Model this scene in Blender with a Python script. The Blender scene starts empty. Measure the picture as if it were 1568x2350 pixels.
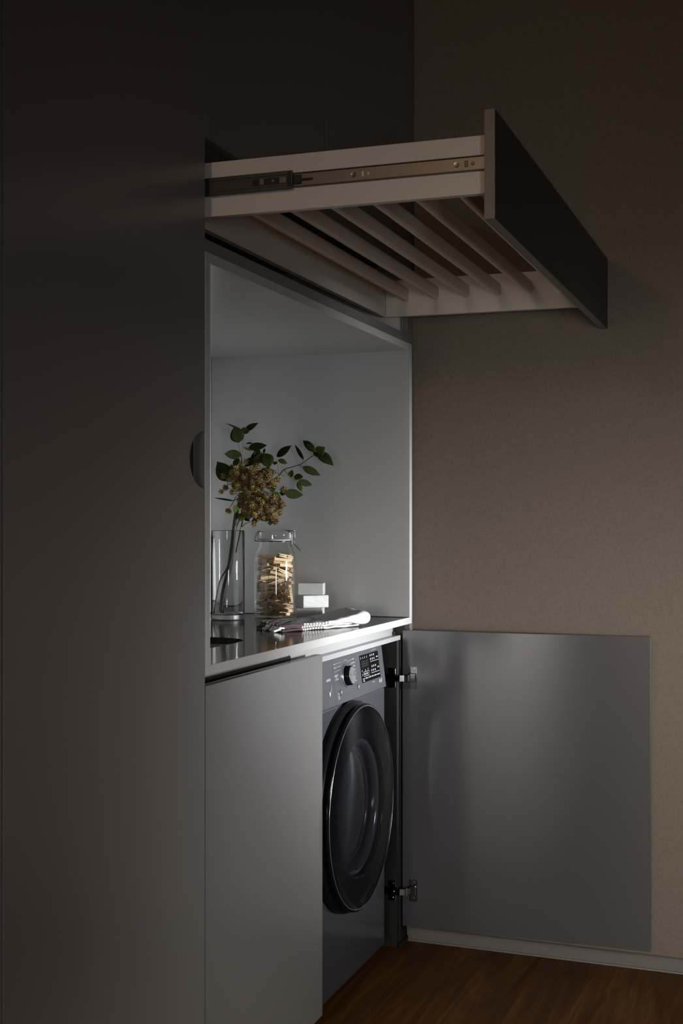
import bpy, bmesh, math, random
from mathutils import Vector, Matrix, Euler
C = bpy.context.scene.collection
PI = math.pi

# ------------------------------------------------------------------ camera
CAM = Vector((-2.224, -1.06, 1.2))
YAW = math.atan(1064 / 3000)
cam = bpy.data.objects.new('camera', bpy.data.cameras.new('camera'))
C.objects.link(cam)
cam.location = CAM
cam.rotation_euler = (PI / 2, 0, YAW - PI / 2)
cam.data.sensor_fit = 'VERTICAL'
cam.data.sensor_height = 36
cam.data.lens = 36 * 3000 / 2350
cam.data.shift_y = 25 / 2350
cam.data.clip_start = 0.02
bpy.context.scene.camera = cam

# ------------------------------------------------------------------ world, lights, exposure
sc = bpy.context.scene
sc.view_settings.view_transform = 'Standard'
sc.view_settings.look = 'None'
sc.view_settings.gamma = 1
sc.view_settings.use_curve_mapping = False
sc.view_settings.exposure = 0.0
sc.cycles.use_denoising = True
sc.cycles.max_bounces = 14
sc.cycles.transmission_bounces = 12
sc.cycles.transparent_max_bounces = 16
sc.cycles.caustics_reflective = True
sc.cycles.caustics_refractive = False
sc.cycles.sample_clamp_indirect = 40
w = bpy.data.worlds.new('world'); sc.world = w
w.use_nodes = True
w.node_tree.nodes['Background'].inputs[0].default_value = (0.60, 0.45, 0.32, 1)
w.node_tree.nodes['Background'].inputs[1].default_value = 0.02


def area(name, loc, rot, sx, sy, power, col, spread):
    l = bpy.data.lights.new(name, 'AREA')
    l.shape = 'RECTANGLE'; l.size = sx; l.size_y = sy
    l.energy = power; l.color = col; l.spread = math.radians(spread)
    o = bpy.data.objects.new(name, l); C.objects.link(o)
    o.location = loc; o.rotation_euler = [math.radians(a) for a in rot]
    return o


# daylight through the narrow window across the room, facing the niche
area('window_daylight', (1.06, -3.42, 1.08), (90 - 2.5, 0, 1.0), 0.30, 0.56, 6.4, (0.95, 0.98, 1.0), 23)
# added fill for the tall and closed doors, behind an invented window
area('added_front_fill', (0.28, -3.42, 1.05), (90 - 5, 0, 0), 0.30, 0.56, 0.75, (1.0, 0.98, 0.96), 25)
# daylight through the far window, behind the camera
area('far_window_daylight', (-5.18, -1.52, 1.12), (90 - 4.4, 0, -90 + 4.5), 1.45, 0.5, 3.8, (1.0, 0.93, 0.86), 24)
# daylight through the narrow glazed door beside it
area('far_door_daylight', (-5.20, -3.08, 0.62), (90, 0, -90 + 25), 0.52, 1.16, 4.5, (0.94, 0.97, 1.0), 40)
# added lamp aimed at unseen boards so they bounce warm light upward
area('added_floor_bounce', (0.10, -3.36, 1.15), (52, 0, 0), 0.9, 0.30, 8.5, (1.0, 0.96, 0.90), 60)
# added warm fill, no visible lamp, for the upper wall and drawer side
l = bpy.data.lights.new('added_warm_fill', 'POINT'); l.energy = 36; l.color = (1.0, 0.73, 0.52); l.shadow_soft_size = 0.12
o = bpy.data.objects.new('added_warm_fill', l); C.objects.link(o); o.location = (-3.4, -0.09, 2.25)

# ------------------------------------------------------------------ material helpers
def mat(name, col, rough=0.5, metal=0.0, spec=0.5, trans=0.0, ior=1.45, bump=None, vary=None, aniso=0, coat=0):
    m = bpy.data.materials.new(name); m.use_nodes = True
    nt = m.node_tree; b = nt.nodes['Principled BSDF']
    b.inputs['Base Color'].default_value = (*col, 1)
    b.inputs['Roughness'].default_value = rough
    b.inputs['Metallic'].default_value = metal
    b.inputs['Specular IOR Level'].default_value = spec
    b.inputs['Transmission Weight'].default_value = trans
    b.inputs['IOR'].default_value = ior
    b.inputs['Anisotropic'].default_value = aniso
    b.inputs['Coat Weight'].default_value = coat
    if aniso >= 0.8:      # satin lacquer whose sheen is drawn out upright
        tg = nt.nodes.new('ShaderNodeTangent'); tg.direction_type = 'RADIAL'; tg.axis = 'Z'
        nt.links.new(tg.outputs[0], b.inputs['Tangent']); b.inputs['Anisotropic Rotation'].default_value = 0.25
    tc = nt.nodes.new('ShaderNodeTexCoord')
    if vary:      # (scale, amount, stretch)
        n = nt.nodes.new('ShaderNodeTexNoise'); mp = nt.nodes.new('ShaderNodeMapping')
        nt.links.new(tc.outputs['Object'], mp.inputs[0]); nt.links.new(mp.outputs[0], n.inputs['Vector'])
        mp.inputs['Scale'].default_value = vary[2]
        n.inputs['Scale'].default_value = vary[0]; n.inputs['Detail'].default_value = 4
        mx = nt.nodes.new('ShaderNodeMixRGB'); a = vary[1]
        mx.inputs[1].default_value = (*[max(0, c * (1 - a)) for c in col], 1)
        mx.inputs[2].default_value = (*[min(1, c * (1 + a)) for c in col], 1)
        nt.links.new(n.outputs['Fac'], mx.inputs[0]); nt.links.new(mx.outputs[0], b.inputs['Base Color'])
    if bump:      # (scale, strength, stretch)
        n = nt.nodes.new('ShaderNodeTexNoise'); mp = nt.nodes.new('ShaderNodeMapping')
        nt.links.new(tc.outputs['Object'], mp.inputs[0]); nt.links.new(mp.outputs[0], n.inputs['Vector'])
        mp.inputs['Scale'].default_value = bump[2]
        n.inputs['Scale'].default_value = bump[0]; n.inputs['Detail'].default_value = 3
        bp = nt.nodes.new('ShaderNodeBump'); bp.inputs['Strength'].default_value = bump[1]
        bp.inputs['Distance'].default_value = 0.002
        nt.links.new(n.outputs['Fac'], bp.inputs['Height']); nt.links.new(bp.outputs[0], b.inputs['Normal'])
    return m


ONE = (1, 1, 1)
M = {}
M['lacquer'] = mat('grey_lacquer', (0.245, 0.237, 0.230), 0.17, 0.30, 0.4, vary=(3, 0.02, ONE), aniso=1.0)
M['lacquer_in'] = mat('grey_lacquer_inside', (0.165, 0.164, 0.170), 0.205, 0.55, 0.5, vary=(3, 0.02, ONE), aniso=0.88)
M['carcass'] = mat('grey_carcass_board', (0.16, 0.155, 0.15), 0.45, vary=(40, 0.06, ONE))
M['white'] = mat('white_laminate', (0.44, 0.44, 0.437), 0.22, vary=(6, 0.02, ONE))
M['white_edge'] = mat('white_edge', (0.53, 0.527, 0.52), 0.4, vary=(30, 0.02, ONE))
M['drawer_white'] = mat('drawer_white', (0.66, 0.60, 0.53), 0.4, vary=(8, 0.03, ONE))
M['drawer_front'] = mat('drawer_front_lacquer', (0.035, 0.032, 0.030), 0.45, bump=(300, 0.03, ONE))
M['worktop'] = mat('worktop_steel_grey', (0.40, 0.39, 0.375), 0.07, 1.0, 0.5, bump=(60, 0.02, (30, 1, 1)), vary=(20, 0.04, (1, 12, 1)))
M['worktop'].node_tree.nodes['Principled BSDF'].inputs['Specular Tint'].default_value = (0.58, 0.565, 0.545, 1)
M['profile'] = mat('channel_aluminium', (0.42, 0.42, 0.42), 0.38, 0.3, vary=(60, 0.03, (1, 20, 20)))
M['carcass_shaded'] = mat('shaded_carcass_board', (0.030, 0.029, 0.028), 0.85, 0, 0.08, vary=(40, 0.1, ONE))  # shaded copy of the carcass board, for panels lying in shade
M['black'] = mat('black_plastic', (0.012, 0.012, 0.012), 0.4, vary=(50, 0.2, ONE))
M['lit_edge_brown'] = mat('drawer_lit_edge', (0.20, 0.18, 0.16), 0.5, vary=(30, 0.05, ONE))  # paler brown: light on the front's edges put into the colour
M['rail_steel'] = mat('rail_steel', (0.22, 0.19, 0.155), 0.36, 0.6, vary=(25, 0.12, (3, 1, 8)))
M['rail_dark'] = mat('rail_dark_steel', (0.10, 0.088, 0.075), 0.35, 0.6, vary=(25, 0.15, (3, 1, 8)))
M['chrome'] = mat('hinge_nickel', (0.34, 0.335, 0.33), 0.07, 1.0, vary=(80, 0.05, ONE))
M['screw'] = mat('screw_steel', (0.22, 0.2, 0.18), 0.3, 0.9, vary=(80, 0.05, ONE))
M['washer'] = mat('washer_grey', (0.058, 0.062, 0.072), 0.14, 0.2, bump=(500, 0.03, ONE))
M['washer_panel'] = mat('washer_panel_grey', (0.078, 0.083, 0.094), 0.28, 0.3, bump=(500, 0.03, ONE))
M['gloss_black'] = mat('gloss_black', (0.004, 0.004, 0.0055), 0.09, 0, 0.06, vary=(30, 0.1, ONE))
M['dark_ring'] = mat('dark_ring', (0.008, 0.008, 0.010), 0.25, 0, 0.12, vary=(30, 0.1, ONE))
M['door_glass'] = mat('smoked_glass', (0.020, 0.021, 0.026), 0.05, 0.0, 0.7, coat=0.4, vary=(12, 0.2, ONE))
M['print'] = mat('light_print', (0.42, 0.42, 0.43), 0.5, vary=(50, 0.03, ONE))
M['print_dim'] = mat('dim_print', (0.30, 0.30, 0.32), 0.5, vary=(50, 0.03, ONE))
M['segment'] = mat('unlit_segment', (0.05, 0.05, 0.055), 0.4, vary=(50, 0.03, ONE))
M['dial'] = mat('dial_metal', (0.42, 0.42, 0.43), 0.24, 0.9, aniso=0.6, vary=(50, 0.03, ONE))
M['glass'] = mat('clear_glass', (0.99, 1.0, 0.995), 0.0, 0, 0.5, 1.0, 1.48)
M['gasket'] = mat('pale_rubber', (0.55, 0.52, 0.47), 0.5, vary=(60, 0.05, ONE))
M['wire'] = mat('dark_wire', (0.16, 0.15, 0.145), 0.25, 1.0, vary=(60, 0.05, ONE))
M['peg_wood'] = mat('peg_wood', (0.58, 0.41, 0.23), 0.6, vary=(30, 0.22, (1, 8, 8)))
M['soap'] = mat('white_soap', (0.38, 0.377, 0.365), 0.45, bump=(90, 0.12, ONE), vary=(35, 0.06, ONE))
M['bark'] = mat('dark_stem', (0.018, 0.017, 0.010), 0.6, bump=(160, 0.5, (1, 1, .3)), vary=(40, 0.3, ONE))
M['stem'] = mat('green_stem', (0.085, 0.10, 0.02), 0.55, vary=(60, 0.25, ONE))
M['leaf'] = mat('leaf_green', (0.013, 0.021, 0.003), 0.7, 0, 0.12, bump=(180, 0.3, ONE), vary=(40, 0.25, ONE))
M['leaf_light'] = mat('leaf_light_green', (0.036, 0.058, 0.005), 0.7, 0, 0.12, vary=(40, 0.25, ONE))
M['sink'] = mat('sink_steel', (0.30, 0.29, 0.27), 0.3, 0.8, vary=(40, 0.1, ONE))
M['plug'] = mat('window_frame_paint', (0.5, 0.47, 0.43), 0.5, vary=(30, 0.04, ONE))
M['paint'] = mat('warm_wall_paint', (0.13, 0.105, 0.085), 0.8, vary=(4, 0.05, ONE), bump=(200, 0.1, ONE))
M['ceiling'] = mat('ceiling_paint', (0.16, 0.13, 0.105), 0.9, vary=(4, 0.04, ONE))
M['skirting'] = mat('skirting_paint', (0.18, 0.163, 0.147), 0.45, vary=(20, 0.04, ONE))


def wallpaper():
    m = bpy.data.materials.new('linen_wallpaper'); m.use_nodes = True
    nt = m.node_tree; b = nt.nodes['Principled BSDF']; N = nt.nodes.new; L = nt.links.new
    tc = N('ShaderNodeTexCoord'); fac = None
    outs = []
    for scl in ((1, 520, 70), (1, 80, 560)):
        mp = N('ShaderNodeMapping'); mp.inputs['Scale'].default_value = scl
        n = N('ShaderNodeTexNoise'); n.inputs['Scale'].default_value = 1.0; n.inputs['Detail'].default_value = 3
        L(tc.outputs['Object'], mp.inputs[0]); L(mp.outputs[0], n.inputs['Vector']); outs.append(n)
    ad = N('ShaderNodeMath'); ad.operation = 'ADD'
    L(outs[0].outputs['Fac'], ad.inputs[0]); L(outs[1].outputs['Fac'], ad.inputs[1])
    r = N('ShaderNodeValToRGB')
    r.color_ramp.elements[0].position = 0.36; r.color_ramp.elements[0].color = (0.172, 0.138, 0.106, 1)
    r.color_ramp.elements[1].position = 0.64; r.color_ramp.elements[1].color = (0.222, 0.183, 0.144, 1)
    hf = N('ShaderNodeMath'); hf.operation = 'MULTIPLY'; hf.inputs[1].default_value = 0.5
    L(ad.outputs[0], hf.inputs[0]); L(hf.outputs[0], r.inputs[0]); L(r.outputs[0], b.inputs['Base Color'])
    bp = N('ShaderNodeBump'); bp.inputs['Strength'].default_value = 0.25; bp.inputs['Distance'].default_value = 0.001
    L(hf.outputs[0], bp.inputs['Height']); L(bp.outputs[0], b.inputs['Normal'])
    b.inputs['Roughness'].default_value = 0.85
    return m


def plank_wood():
    m = bpy.data.materials.new('oiled_oak'); m.use_nodes = True
    nt = m.node_tree; b = nt.nodes['Principled BSDF']; N = nt.nodes.new; L = nt.links.new
    tc = N('ShaderNodeTexCoord'); oi = N('ShaderNodeObjectInfo')
    off = N('ShaderNodeVectorMath'); off.operation = 'MULTIPLY_ADD'
    cb = N('ShaderNodeCombineXYZ'); L(oi.outputs['Random'], cb.inputs[0]); L(oi.outputs['Random'], cb.inputs[1])
    off.inputs[1].default_value = (37, 11, 0); L(cb.outputs[0], off.inputs[0]); L(tc.outputs['Object'], off.inputs[2])
    mp = N('ShaderNodeMapping'); mp.inputs['Scale'].default_value = (1.6, 20, 20); L(off.outputs[0], mp.inputs[0])
    n = N('ShaderNodeTexNoise'); n.inputs['Scale'].default_value = 1.4; n.inputs['Detail'].default_value = 7
    n.inputs['Distortion'].default_value = 0.9; n.inputs['Roughness'].default_value = 0.62
    L(mp.outputs[0], n.inputs['Vector'])
    r = N('ShaderNodeValToRGB'); e = r.color_ramp.elements
    e[0].position = 0.30; e[0].color = (0.068, 0.027, 0.005, 1)
    e[1].position = 0.72; e[1].color = (0.215, 0.098, 0.020, 1)
    x = e.new(0.52); x.color = (0.125, 0.053, 0.010, 1)
    L(n.outputs['Fac'], r.inputs[0]); L(r.outputs[0], b.inputs['Base Color'])
    b.inputs['Roughness'].default_value = 0.5; b.inputs['Specular IOR Level'].default_value = 0.15
    bp = N('ShaderNodeBump'); bp.inputs['Strength'].default_value = 0.12; bp.inputs['Distance'].default_value = 0.001
    L(n.outputs['Fac'], bp.inputs['Height']); L(bp.outputs[0], b.inputs['Normal'])
    return m


def stripes():
    """woven linen towel: white ground with bands of thin maroon-grey stripes in its printed half"""
    m = bpy.data.materials.new('striped_linen'); m.use_nodes = True
    nt = m.node_tree; b = nt.nodes['Principled BSDF']; N = nt.nodes.new; L = nt.links.new
    uv = N('ShaderNodeUVMap'); uv.uv_map = 'UVMap'
    sp = N('ShaderNodeSeparateXYZ'); L(uv.outputs[0], sp.inputs[0])
    def fn(op, x, y=None):
        q = N('ShaderNodeMath'); q.operation = op
        L(x, q.inputs[0])
        if isinstance(y, (int, float)): q.inputs[1].default_value = y
        elif y is not None: L(y, q.inputs[1])
        return q.outputs[0]
    U, V_ = sp.outputs[0], sp.outputs[1]
    bands = fn('LESS_THAN', fn('FRACT', fn('MULTIPLY', V_, 9.0)), 0.50)                 # stripes along the cloth
    left = fn('LESS_THAN', U, 0.30)                                                     # printed end
    hatch = fn('MULTIPLY', fn('LESS_THAN', fn('FRACT', fn('MULTIPLY', U, 44.0)), 0.42), fn('MULTIPLY', fn('GREATER_THAN', U, 0.30), fn('LESS_THAN', U, 0.52)))
    side = fn('MULTIPLY', fn('LESS_THAN', V_, 0.12), fn('MULTIPLY', fn('LESS_THAN', U, 0.33), fn('GREATER_THAN', U, 0.08)))
    pat = fn('MAXIMUM', fn('MULTIPLY', bands, left), side)
    mx = N('ShaderNodeMixRGB'); mx.inputs[1].default_value = (0.47, 0.465, 0.46, 1); mx.inputs[2].default_value = (0.17, 0.155, 0.155, 1)
    L(hatch, mx.inputs[0])
    m2 = N('ShaderNodeMixRGB'); m2.inputs[2].default_value = (0.060, 0.036, 0.040, 1)
    L(pat, m2.inputs[0]); L(mx.outputs[0], m2.inputs[1]); L(m2.outputs[0], b.inputs['Base Color'])
    b.inputs['Roughness'].default_value = 0.9
    n = N('ShaderNodeTexNoise'); n.inputs['Scale'].default_value = 500; tc = N('ShaderNodeTexCoord'); L(tc.outputs['Object'], n.inputs['Vector'])
    bp = N('ShaderNodeBump'); bp.inputs['Strength'].default_value = 0.5; bp.inputs['Distance'].default_value = 0.001
    L(n.outputs['Fac'], bp.inputs['Height']); L(bp.outputs[0], b.inputs['Normal'])
    return m


def floret_mat():
    m = bpy.data.materials.new('dried_flower'); m.use_nodes = True
    nt = m.node_tree; b = nt.nodes['Principled BSDF']; N = nt.nodes.new; L = nt.links.new
    oi = N('ShaderNodeObjectInfo'); r = N('ShaderNodeValToRGB'); e = r.color_ramp.elements
    e[0].color = (0.19, 0.115, 0.034, 1); e[1].color = (0.42, 0.31, 0.085, 1)
    L(oi.outputs['Random'], r.inputs[0])
    n = N('ShaderNodeTexNoise'); n.inputs['Scale'].default_value = 260; tc = N('ShaderNodeTexCoord'); L(tc.outputs['Object'], n.inputs['Vector'])
    mx = N('ShaderNodeMixRGB'); mx.blend_type = 'MULTIPLY'; mx.inputs[0].default_value = 0.6
    L(r.outputs[0], mx.inputs[1]); L(n.outputs['Color'], mx.inputs[2]); L(mx.outputs[0], b.inputs['Base Color'])
    b.inputs['Roughness'].default_value = 0.8
    return m


M['wallpaper'] = wallpaper(); M['oak'] = plank_wood(); M['linen'] = stripes(); M['floret'] = floret_mat()

# ------------------------------------------------------------------ object helpers
def base_of(o):
    p = Vector((0, 0, 0))
    while o is not None:
        p += o.location; o = o.parent
    return p


def link(name, bm, m, parent=None, smooth=False):
    """one mesh object; its geometry is given in world metres"""
    if parent is not None:
        bmesh.ops.translate(bm, verts=bm.verts, vec=-base_of(parent))
    bmesh.ops.recalc_face_normals(bm, faces=bm.faces)
    me = bpy.data.meshes.new(name); bm.to_mesh(me); bm.free()
    if smooth:
        for p in me.polygons: p.use_smooth = True
    me.materials.append(M[m] if isinstance(m, str) else m)
    o = bpy.data.objects.new(name, me); C.objects.link(o)
    if parent is not None: o.parent = parent
    return o


def thing(name, label, cat, loc, group=None):
    o = bpy.data.objects.new(name, None); C.objects.link(o); o.location = loc
    o.empty_display_size = 0.05
    o['label'] = label; o['category'] = cat
    if group: o['group'] = group
    return o


def tag(o, label, cat, group=None):
    o['label'] = label; o['category'] = cat
    if group: o['group'] = group
    return o


def struct(name, bm, m, label=None):
    o = link(name, bm, m); o['kind'] = 'structure'
    if label: o['label'] = label
    return o


def bx(bm, x0, x1, y0, y1, z0, z1, bev=0.0, seg=2, mtx=None):
    r = bmesh.ops.create_cube(bm, size=1)
    vs = r['verts']
    for v in vs:
        v.co = Vector(((x0 + x1) / 2 + v.co.x * (x1 - x0), (y0 + y1) / 2 + v.co.y * (y1 - y0), (z0 + z1) / 2 + v.co.z * (z1 - z0)))
    if bev:
        es = list({e for v in vs for e in v.link_edges})
        g = bmesh.ops.bevel(bm, geom=es, offset=bev, segments=seg, affect='EDGES', profile=0.5)
        vs = [v for v in g['verts']]
    if mtx is not None:
        bmesh.ops.transform(bm, matrix=mtx, verts=list({v for v in vs}))
    return vs


def box(name, x0, x1, y0, y1, z0, z1, m, parent=None, bev=0.0008, **k):
    bm = bmesh.new(); bx(bm, x0, x1, y0, y1, z0, z1, bev)
    return link(name, bm, m, parent, **k)


def prism(bm, pts, axis, a, b):
    """extrude a 2D outline along an axis between a and b; pts are the two other coordinates in x,y,z order"""
    def P(p, t):
        if axis == 'x': return (t, p[0], p[1])
        if axis == 'y': return (p[0], t, p[1])
        return (p[0], p[1], t)
    A = [bm.verts.new(P(p, a)) for p in pts]; B = [bm.verts.new(P(p, b)) for p in pts]
    bm.faces.new(A); bm.faces.new(B[::-1])
    n = len(pts)
    for i in range(n): bm.faces.new((A[i], B[i], B[(i + 1) % n], A[(i + 1) % n]))


def lathe(bm, prof, seg=48, mtx=None, closed=False):
    """revolve (r, h) profile about the z axis"""
    rings = []
    for r, h in prof:
        if r < 1e-6: rings.append([bm.verts.new((0, 0, h))])
        else: rings.append([bm.verts.new((r * math.cos(2 * PI * i / seg), r * math.sin(2 * PI * i / seg), h)) for i in range(seg)])
    pr = list(zip(rings, rings[1:]))
    if closed: pr.append((rings[-1], rings[0]))
    for A, B in pr:
        for i in range(seg):
            j = (i + 1) % seg
            if len(A) == 1 and len(B) == 1: continue
            if len(A) == 1: bm.faces.new((A[0], B[i], B[j]))
            elif len(B) == 1: bm.faces.new((A[i], B[0], A[j]))
            else: bm.faces.new((A[i], B[i], B[j], A[j]))
    if mtx is not None:
        bmesh.ops.transform(bm, matrix=mtx, verts=[v for r in rings for v in r])


def tube(bm, pts, rad, seg=8, caps=True):
    """round tube through points; rad is one radius or one per point"""
    pts = [Vector(p) for p in pts]
    if not isinstance(rad, (list, tuple)): rad = [rad] * len(pts)
    prev = None; rings = []
    for i, p in enumerate(pts):
        d = (pts[min(i + 1, len(pts) - 1)] - pts[max(i - 1, 0)]).normalized()
        if prev is None:
            u = d.orthogonal().normalized()
        else:
            u = (prev - d * prev.dot(d)).normalized()
        prev = u; v = d.cross(u)
        rings.append([bm.verts.new(p + (u * math.cos(2 * PI * k / seg) + v * math.sin(2 * PI * k / seg)) * rad[i]) for k in range(seg)])
    for A, B in zip(rings, rings[1:]):
        for k in range(seg): bm.faces.new((A[k], B[k], B[(k + 1) % seg], A[(k + 1) % seg]))
    if caps:
        bm.faces.new(rings[0][::-1]); bm.faces.new(rings[-1])


def smooth_path(pts, n=6):
    """Catmull-Rom through the points"""
    P = [Vector(p) for p in pts]; P = [P[0] * 2 - P[1]] + P + [P[-1] * 2 - P[-2]]
    out = []
    for i in range(1, len(P) - 2):
        for k in range(n):
            t = k / n
            out.append(0.5 * ((2 * P[i]) + (P[i + 1] - P[i - 1]) * t + (2 * P[i - 1] - 5 * P[i] + 4 * P[i + 1] - P[i + 2]) * t * t
                              + (3 * P[i] - P[i - 1] - 3 * P[i + 1] + P[i + 2]) * t ** 3))
    out.append(P[-2]); return out


def cylinder(bm, p, axis, r, h, seg=20):
    """disc-ended cylinder whose base is at p and which runs h along axis"""
    q = Vector((0, 0, 1)).rotation_difference(Vector(axis)).to_matrix().to_4x4()
    lathe(bm, [(0, 0), (r, 0), (r, h), (0, h)], seg, Matrix.Translation(p) @ q)

# ------------------------------------------------------------------ the room
XW, SKEW = 1.395, 0.035                      # wallpapered end wall, a touch out of square
bm = bmesh.new(); bx(bm, -5.25, XW + 0.1, -3.6, 0.8, -0.10, -0.015)
floor = struct('floor', bm, 'oak')
random.seed(3)
plank_w = 0.152; row = 0
y = 0.69
while y > -1.75:
    cut = random.uniform(-1.3, 0.9)
    for x0, x1 in ((-1.9, cut), (cut, XW + SKEW * min(0, y - plank_w) - 0.001)):
        bm = bmesh.new(); bx(bm, x0 + 0.0001, x1 - 0.0001, y - plank_w + 0.0001, y - 0.0001, -0.0149, 0, 0.0004, 1)
        link('plank', bm, 'oak', floor)
    y -= plank_w
bm = bmesh.new(); bx(bm, -5.25, XW + 0.1, -3.6, 0.8, 2.78, 2.88); struct('ceiling', bm, 'ceiling')
WX = lambda y: XW + SKEW * y
bm = bmesh.new(); prism(bm, [(WX(0.8), 0.8), (WX(-3.6), -3.6), (XW + 0.15, -3.6), (XW + 0.15, 0.8)], 'z', -0.1, 2.78); struct('wall_right', bm, 'wallpaper')
bm = bmesh.new(); bx(bm, -5.25, XW + 0.1, 0.70, 0.80, -0.015, 2.78); struct('wall_back', bm, 'paint')
# wall facing the cabinets, with a narrow window and an added opening for the fill lamps
bm = bmesh.new(); xs = [-5.25, -0.60, 0.62, 0.88, 1.24, 1.28]
for k in (0, 2, 4): bx(bm, xs[k], xs[k + 1], -3.55, -3.40, -0.015, 2.78)
for k in (1, 3): bx(bm, xs[k], xs[k + 1], -3.55, -3.40, -0.015, 0.76); bx(bm, xs[k], xs[k + 1], -3.55, -3.40, 1.42, 2.78)
struct('wall_front', bm, 'paint')
# far wall behind the camera, with its window
bm = bmesh.new(); ys = [-3.40, -3.36, -2.79, -2.30, -0.74, 0.70]
for k in (0, 2, 4): bx(bm, -5.35, -5.15, ys[k], ys[k + 1], -0.015, 2.78)
bx(bm, -5.35, -5.15, ys[1], ys[2], 1.25, 2.78); bx(bm, -5.35, -5.15, ys[3], ys[4], -0.015, 0.80); bx(bm, -5.35, -5.15, ys[3], ys[4], 1.44, 2.78)
struct('wall_left', bm, 'paint')


def window(name, axis, a0, a1, z0, z1, at, bars):
    e = bpy.data.objects.new(name, None); C.objects.link(e); e['kind'] = 'structure'
    e.location = ((a0 + a1) / 2, at, z0) if axis == 'y' else (at, (a0 + a1) / 2, z0)
    for p, q, r, s in [(a0, a0 + 0.035, z0, z1), (a1 - 0.035, a1, z0, z1), (a0 + 0.035, a1 - 0.035, z0, z0 + 0.035),
                       (a0 + 0.035, a1 - 0.035, z1 - 0.035, z1)] + bars:
        bm = bmesh.new()
        if axis == 'y': bx(bm, p, q, at - 0.025, at + 0.025, r, s, 0.003)
        else: bx(bm, at - 0.025, at + 0.025, p, q, r, s, 0.003)
        link('window_frame', bm, 'plug', e)
    return e


window('window_1', 'y', 0.88, 1.24, 0.76, 1.42, -3.37, [(0.915, 1.205, 0.885, 0.90)])
window('added_window', 'y', -0.60, 0.62, 0.76, 1.42, -3.37, [(-0.055, -0.035, 0.795, 1.385)])  # invented window framing the added front fill
window('window_3', 'x', -2.30, -0.74, 0.80, 1.44, -5.12, [])
window('window_4', 'x', -3.36, -2.79, -0.01, 1.25, -5.12, [(-2.985, -2.895, 0.025, 1.215)])
# skirting on the wallpapered wall: board with an eased top and a thin bead at the floor
def along_wall(bm, prof):
    A = [bm.verts.new((WX(0.016) + x, 0.016, z)) for x, z in prof]; B = [bm.verts.new((WX(-3.39) + x, -3.39, z)) for x, z in prof]
    bm.faces.new(A); bm.faces.new(B[::-1])
    for i in range(len(A)): bm.faces.new((A[i], B[i], B[(i + 1) % len(A)], A[(i + 1) % len(A)]))


bm = bmesh.new()
along_wall(bm, [(0, 0), (-0.0125, 0), (-0.0125, 0.029), (-0.009, 0.035), (-0.004, 0.038), (0, 0.038)])
sk = struct('baseboard_right', bm, 'skirting')
bm = bmesh.new(); along_wall(bm, [(-0.0125, 0), (-0.0165, 0), (-0.0155, 0.0035), (-0.0125, 0.0055)])
link('bead', bm, 'skirting', sk)


# ------------------------------------------------------------------ tall cabinets
def tall_cabinet(x0, x1, label, cutout):
    t = thing('tall_cabinet', label, 'cabinet', ((x0 + x1) / 2, 0.3, 0))
    box('side_panel', x0, x0 + 0.018, 0.0225, 0.62, 0, 2.76, 'carcass', t)
    box('side_panel', x1 - 0.020, x1 - 0.002, 0.0225, 0.62, 0, 2.76, 'carcass_shaded', t)
    box('back_panel', x0 + 0.018, x1 - 0.020, 0.60, 0.62, 0.05, 2.76, 'carcass', t)
    box('top_panel', x0 + 0.018, x1 - 0.020, 0.0225, 0.60, 2.742, 2.76, 'carcass', t)
    box('bottom_panel', x0 + 0.018, x1 - 0.020, 0.0225, 0.60, 0.05, 0.068, 'carcass', t)
    box('plinth', x0 + 0.018, x1 - 0.020, 0.06, 0.076, 0, 0.05, 'carcass', t)
    bm = bmesh.new(); a, b = x0 + 0.0015, x1 - 0.0015
    pts = [(a, 0.032), (b, 0.032)]
    if cutout:
        pts += [(b - 0.064 * math.sin(PI * k / 28), 1.318 - 0.054 * math.cos(PI * k / 28)) for k in range(29)]
    pts += [(b, 2.755), (a, 2.755)]
    prism(bm, pts, 'y', 0.0, 0.020)
    link('door', bm, 'lacquer', t)
    return t


tall_cabinet(-0.656, 0.0, 'tall grey cabinet with a half-round finger pull cut into its door edge', True)
tall_cabinet(-1.312, -0.6585, 'sliver of a tall grey cabinet at the left edge, beyond the thin joint', False)

# ------------------------------------------------------------------ base cabinet, its two doors and channel
base = thing('base_cabinet', 'low grey cabinet under the worktop, one door shut and one swung open', 'cabinet', (0.69, 0.3, 0))
box('side_panel', 0.0, 0.018, 0.022, 0.60, 0, 0.868, 'carcass', base)
box('side_panel', 0.578, 0.596, 0.022, 0.60, 0, 0.868, 'carcass', base)
box('side_panel', 1.310, 1.328, 0.027, 0.60, 0, 0.868, 'carcass_shaded', base)
box('back_panel', 0.0, 1.328, 0.602, 0.618, 0, 0.868, 'carcass', base)
box('bottom_panel', 0.0185, 0.5775, 0.022, 0.60, 0.052, 0.068, 'carcass', base)
box('plinth', 0.0, 0.596, 0.065, 0.081, 0, 0.0515, 'carcass', base)
box('foot_strip', 1.3095, 1.3935, 0.0175, 0.0215, 0, 0.012, 'carcass_shaded', base)
f = box('filler_strip', 1.3290, 1.3935, 0.0225, 0.040, 0.0, 0.868, 'carcass_shaded', base)
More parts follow.
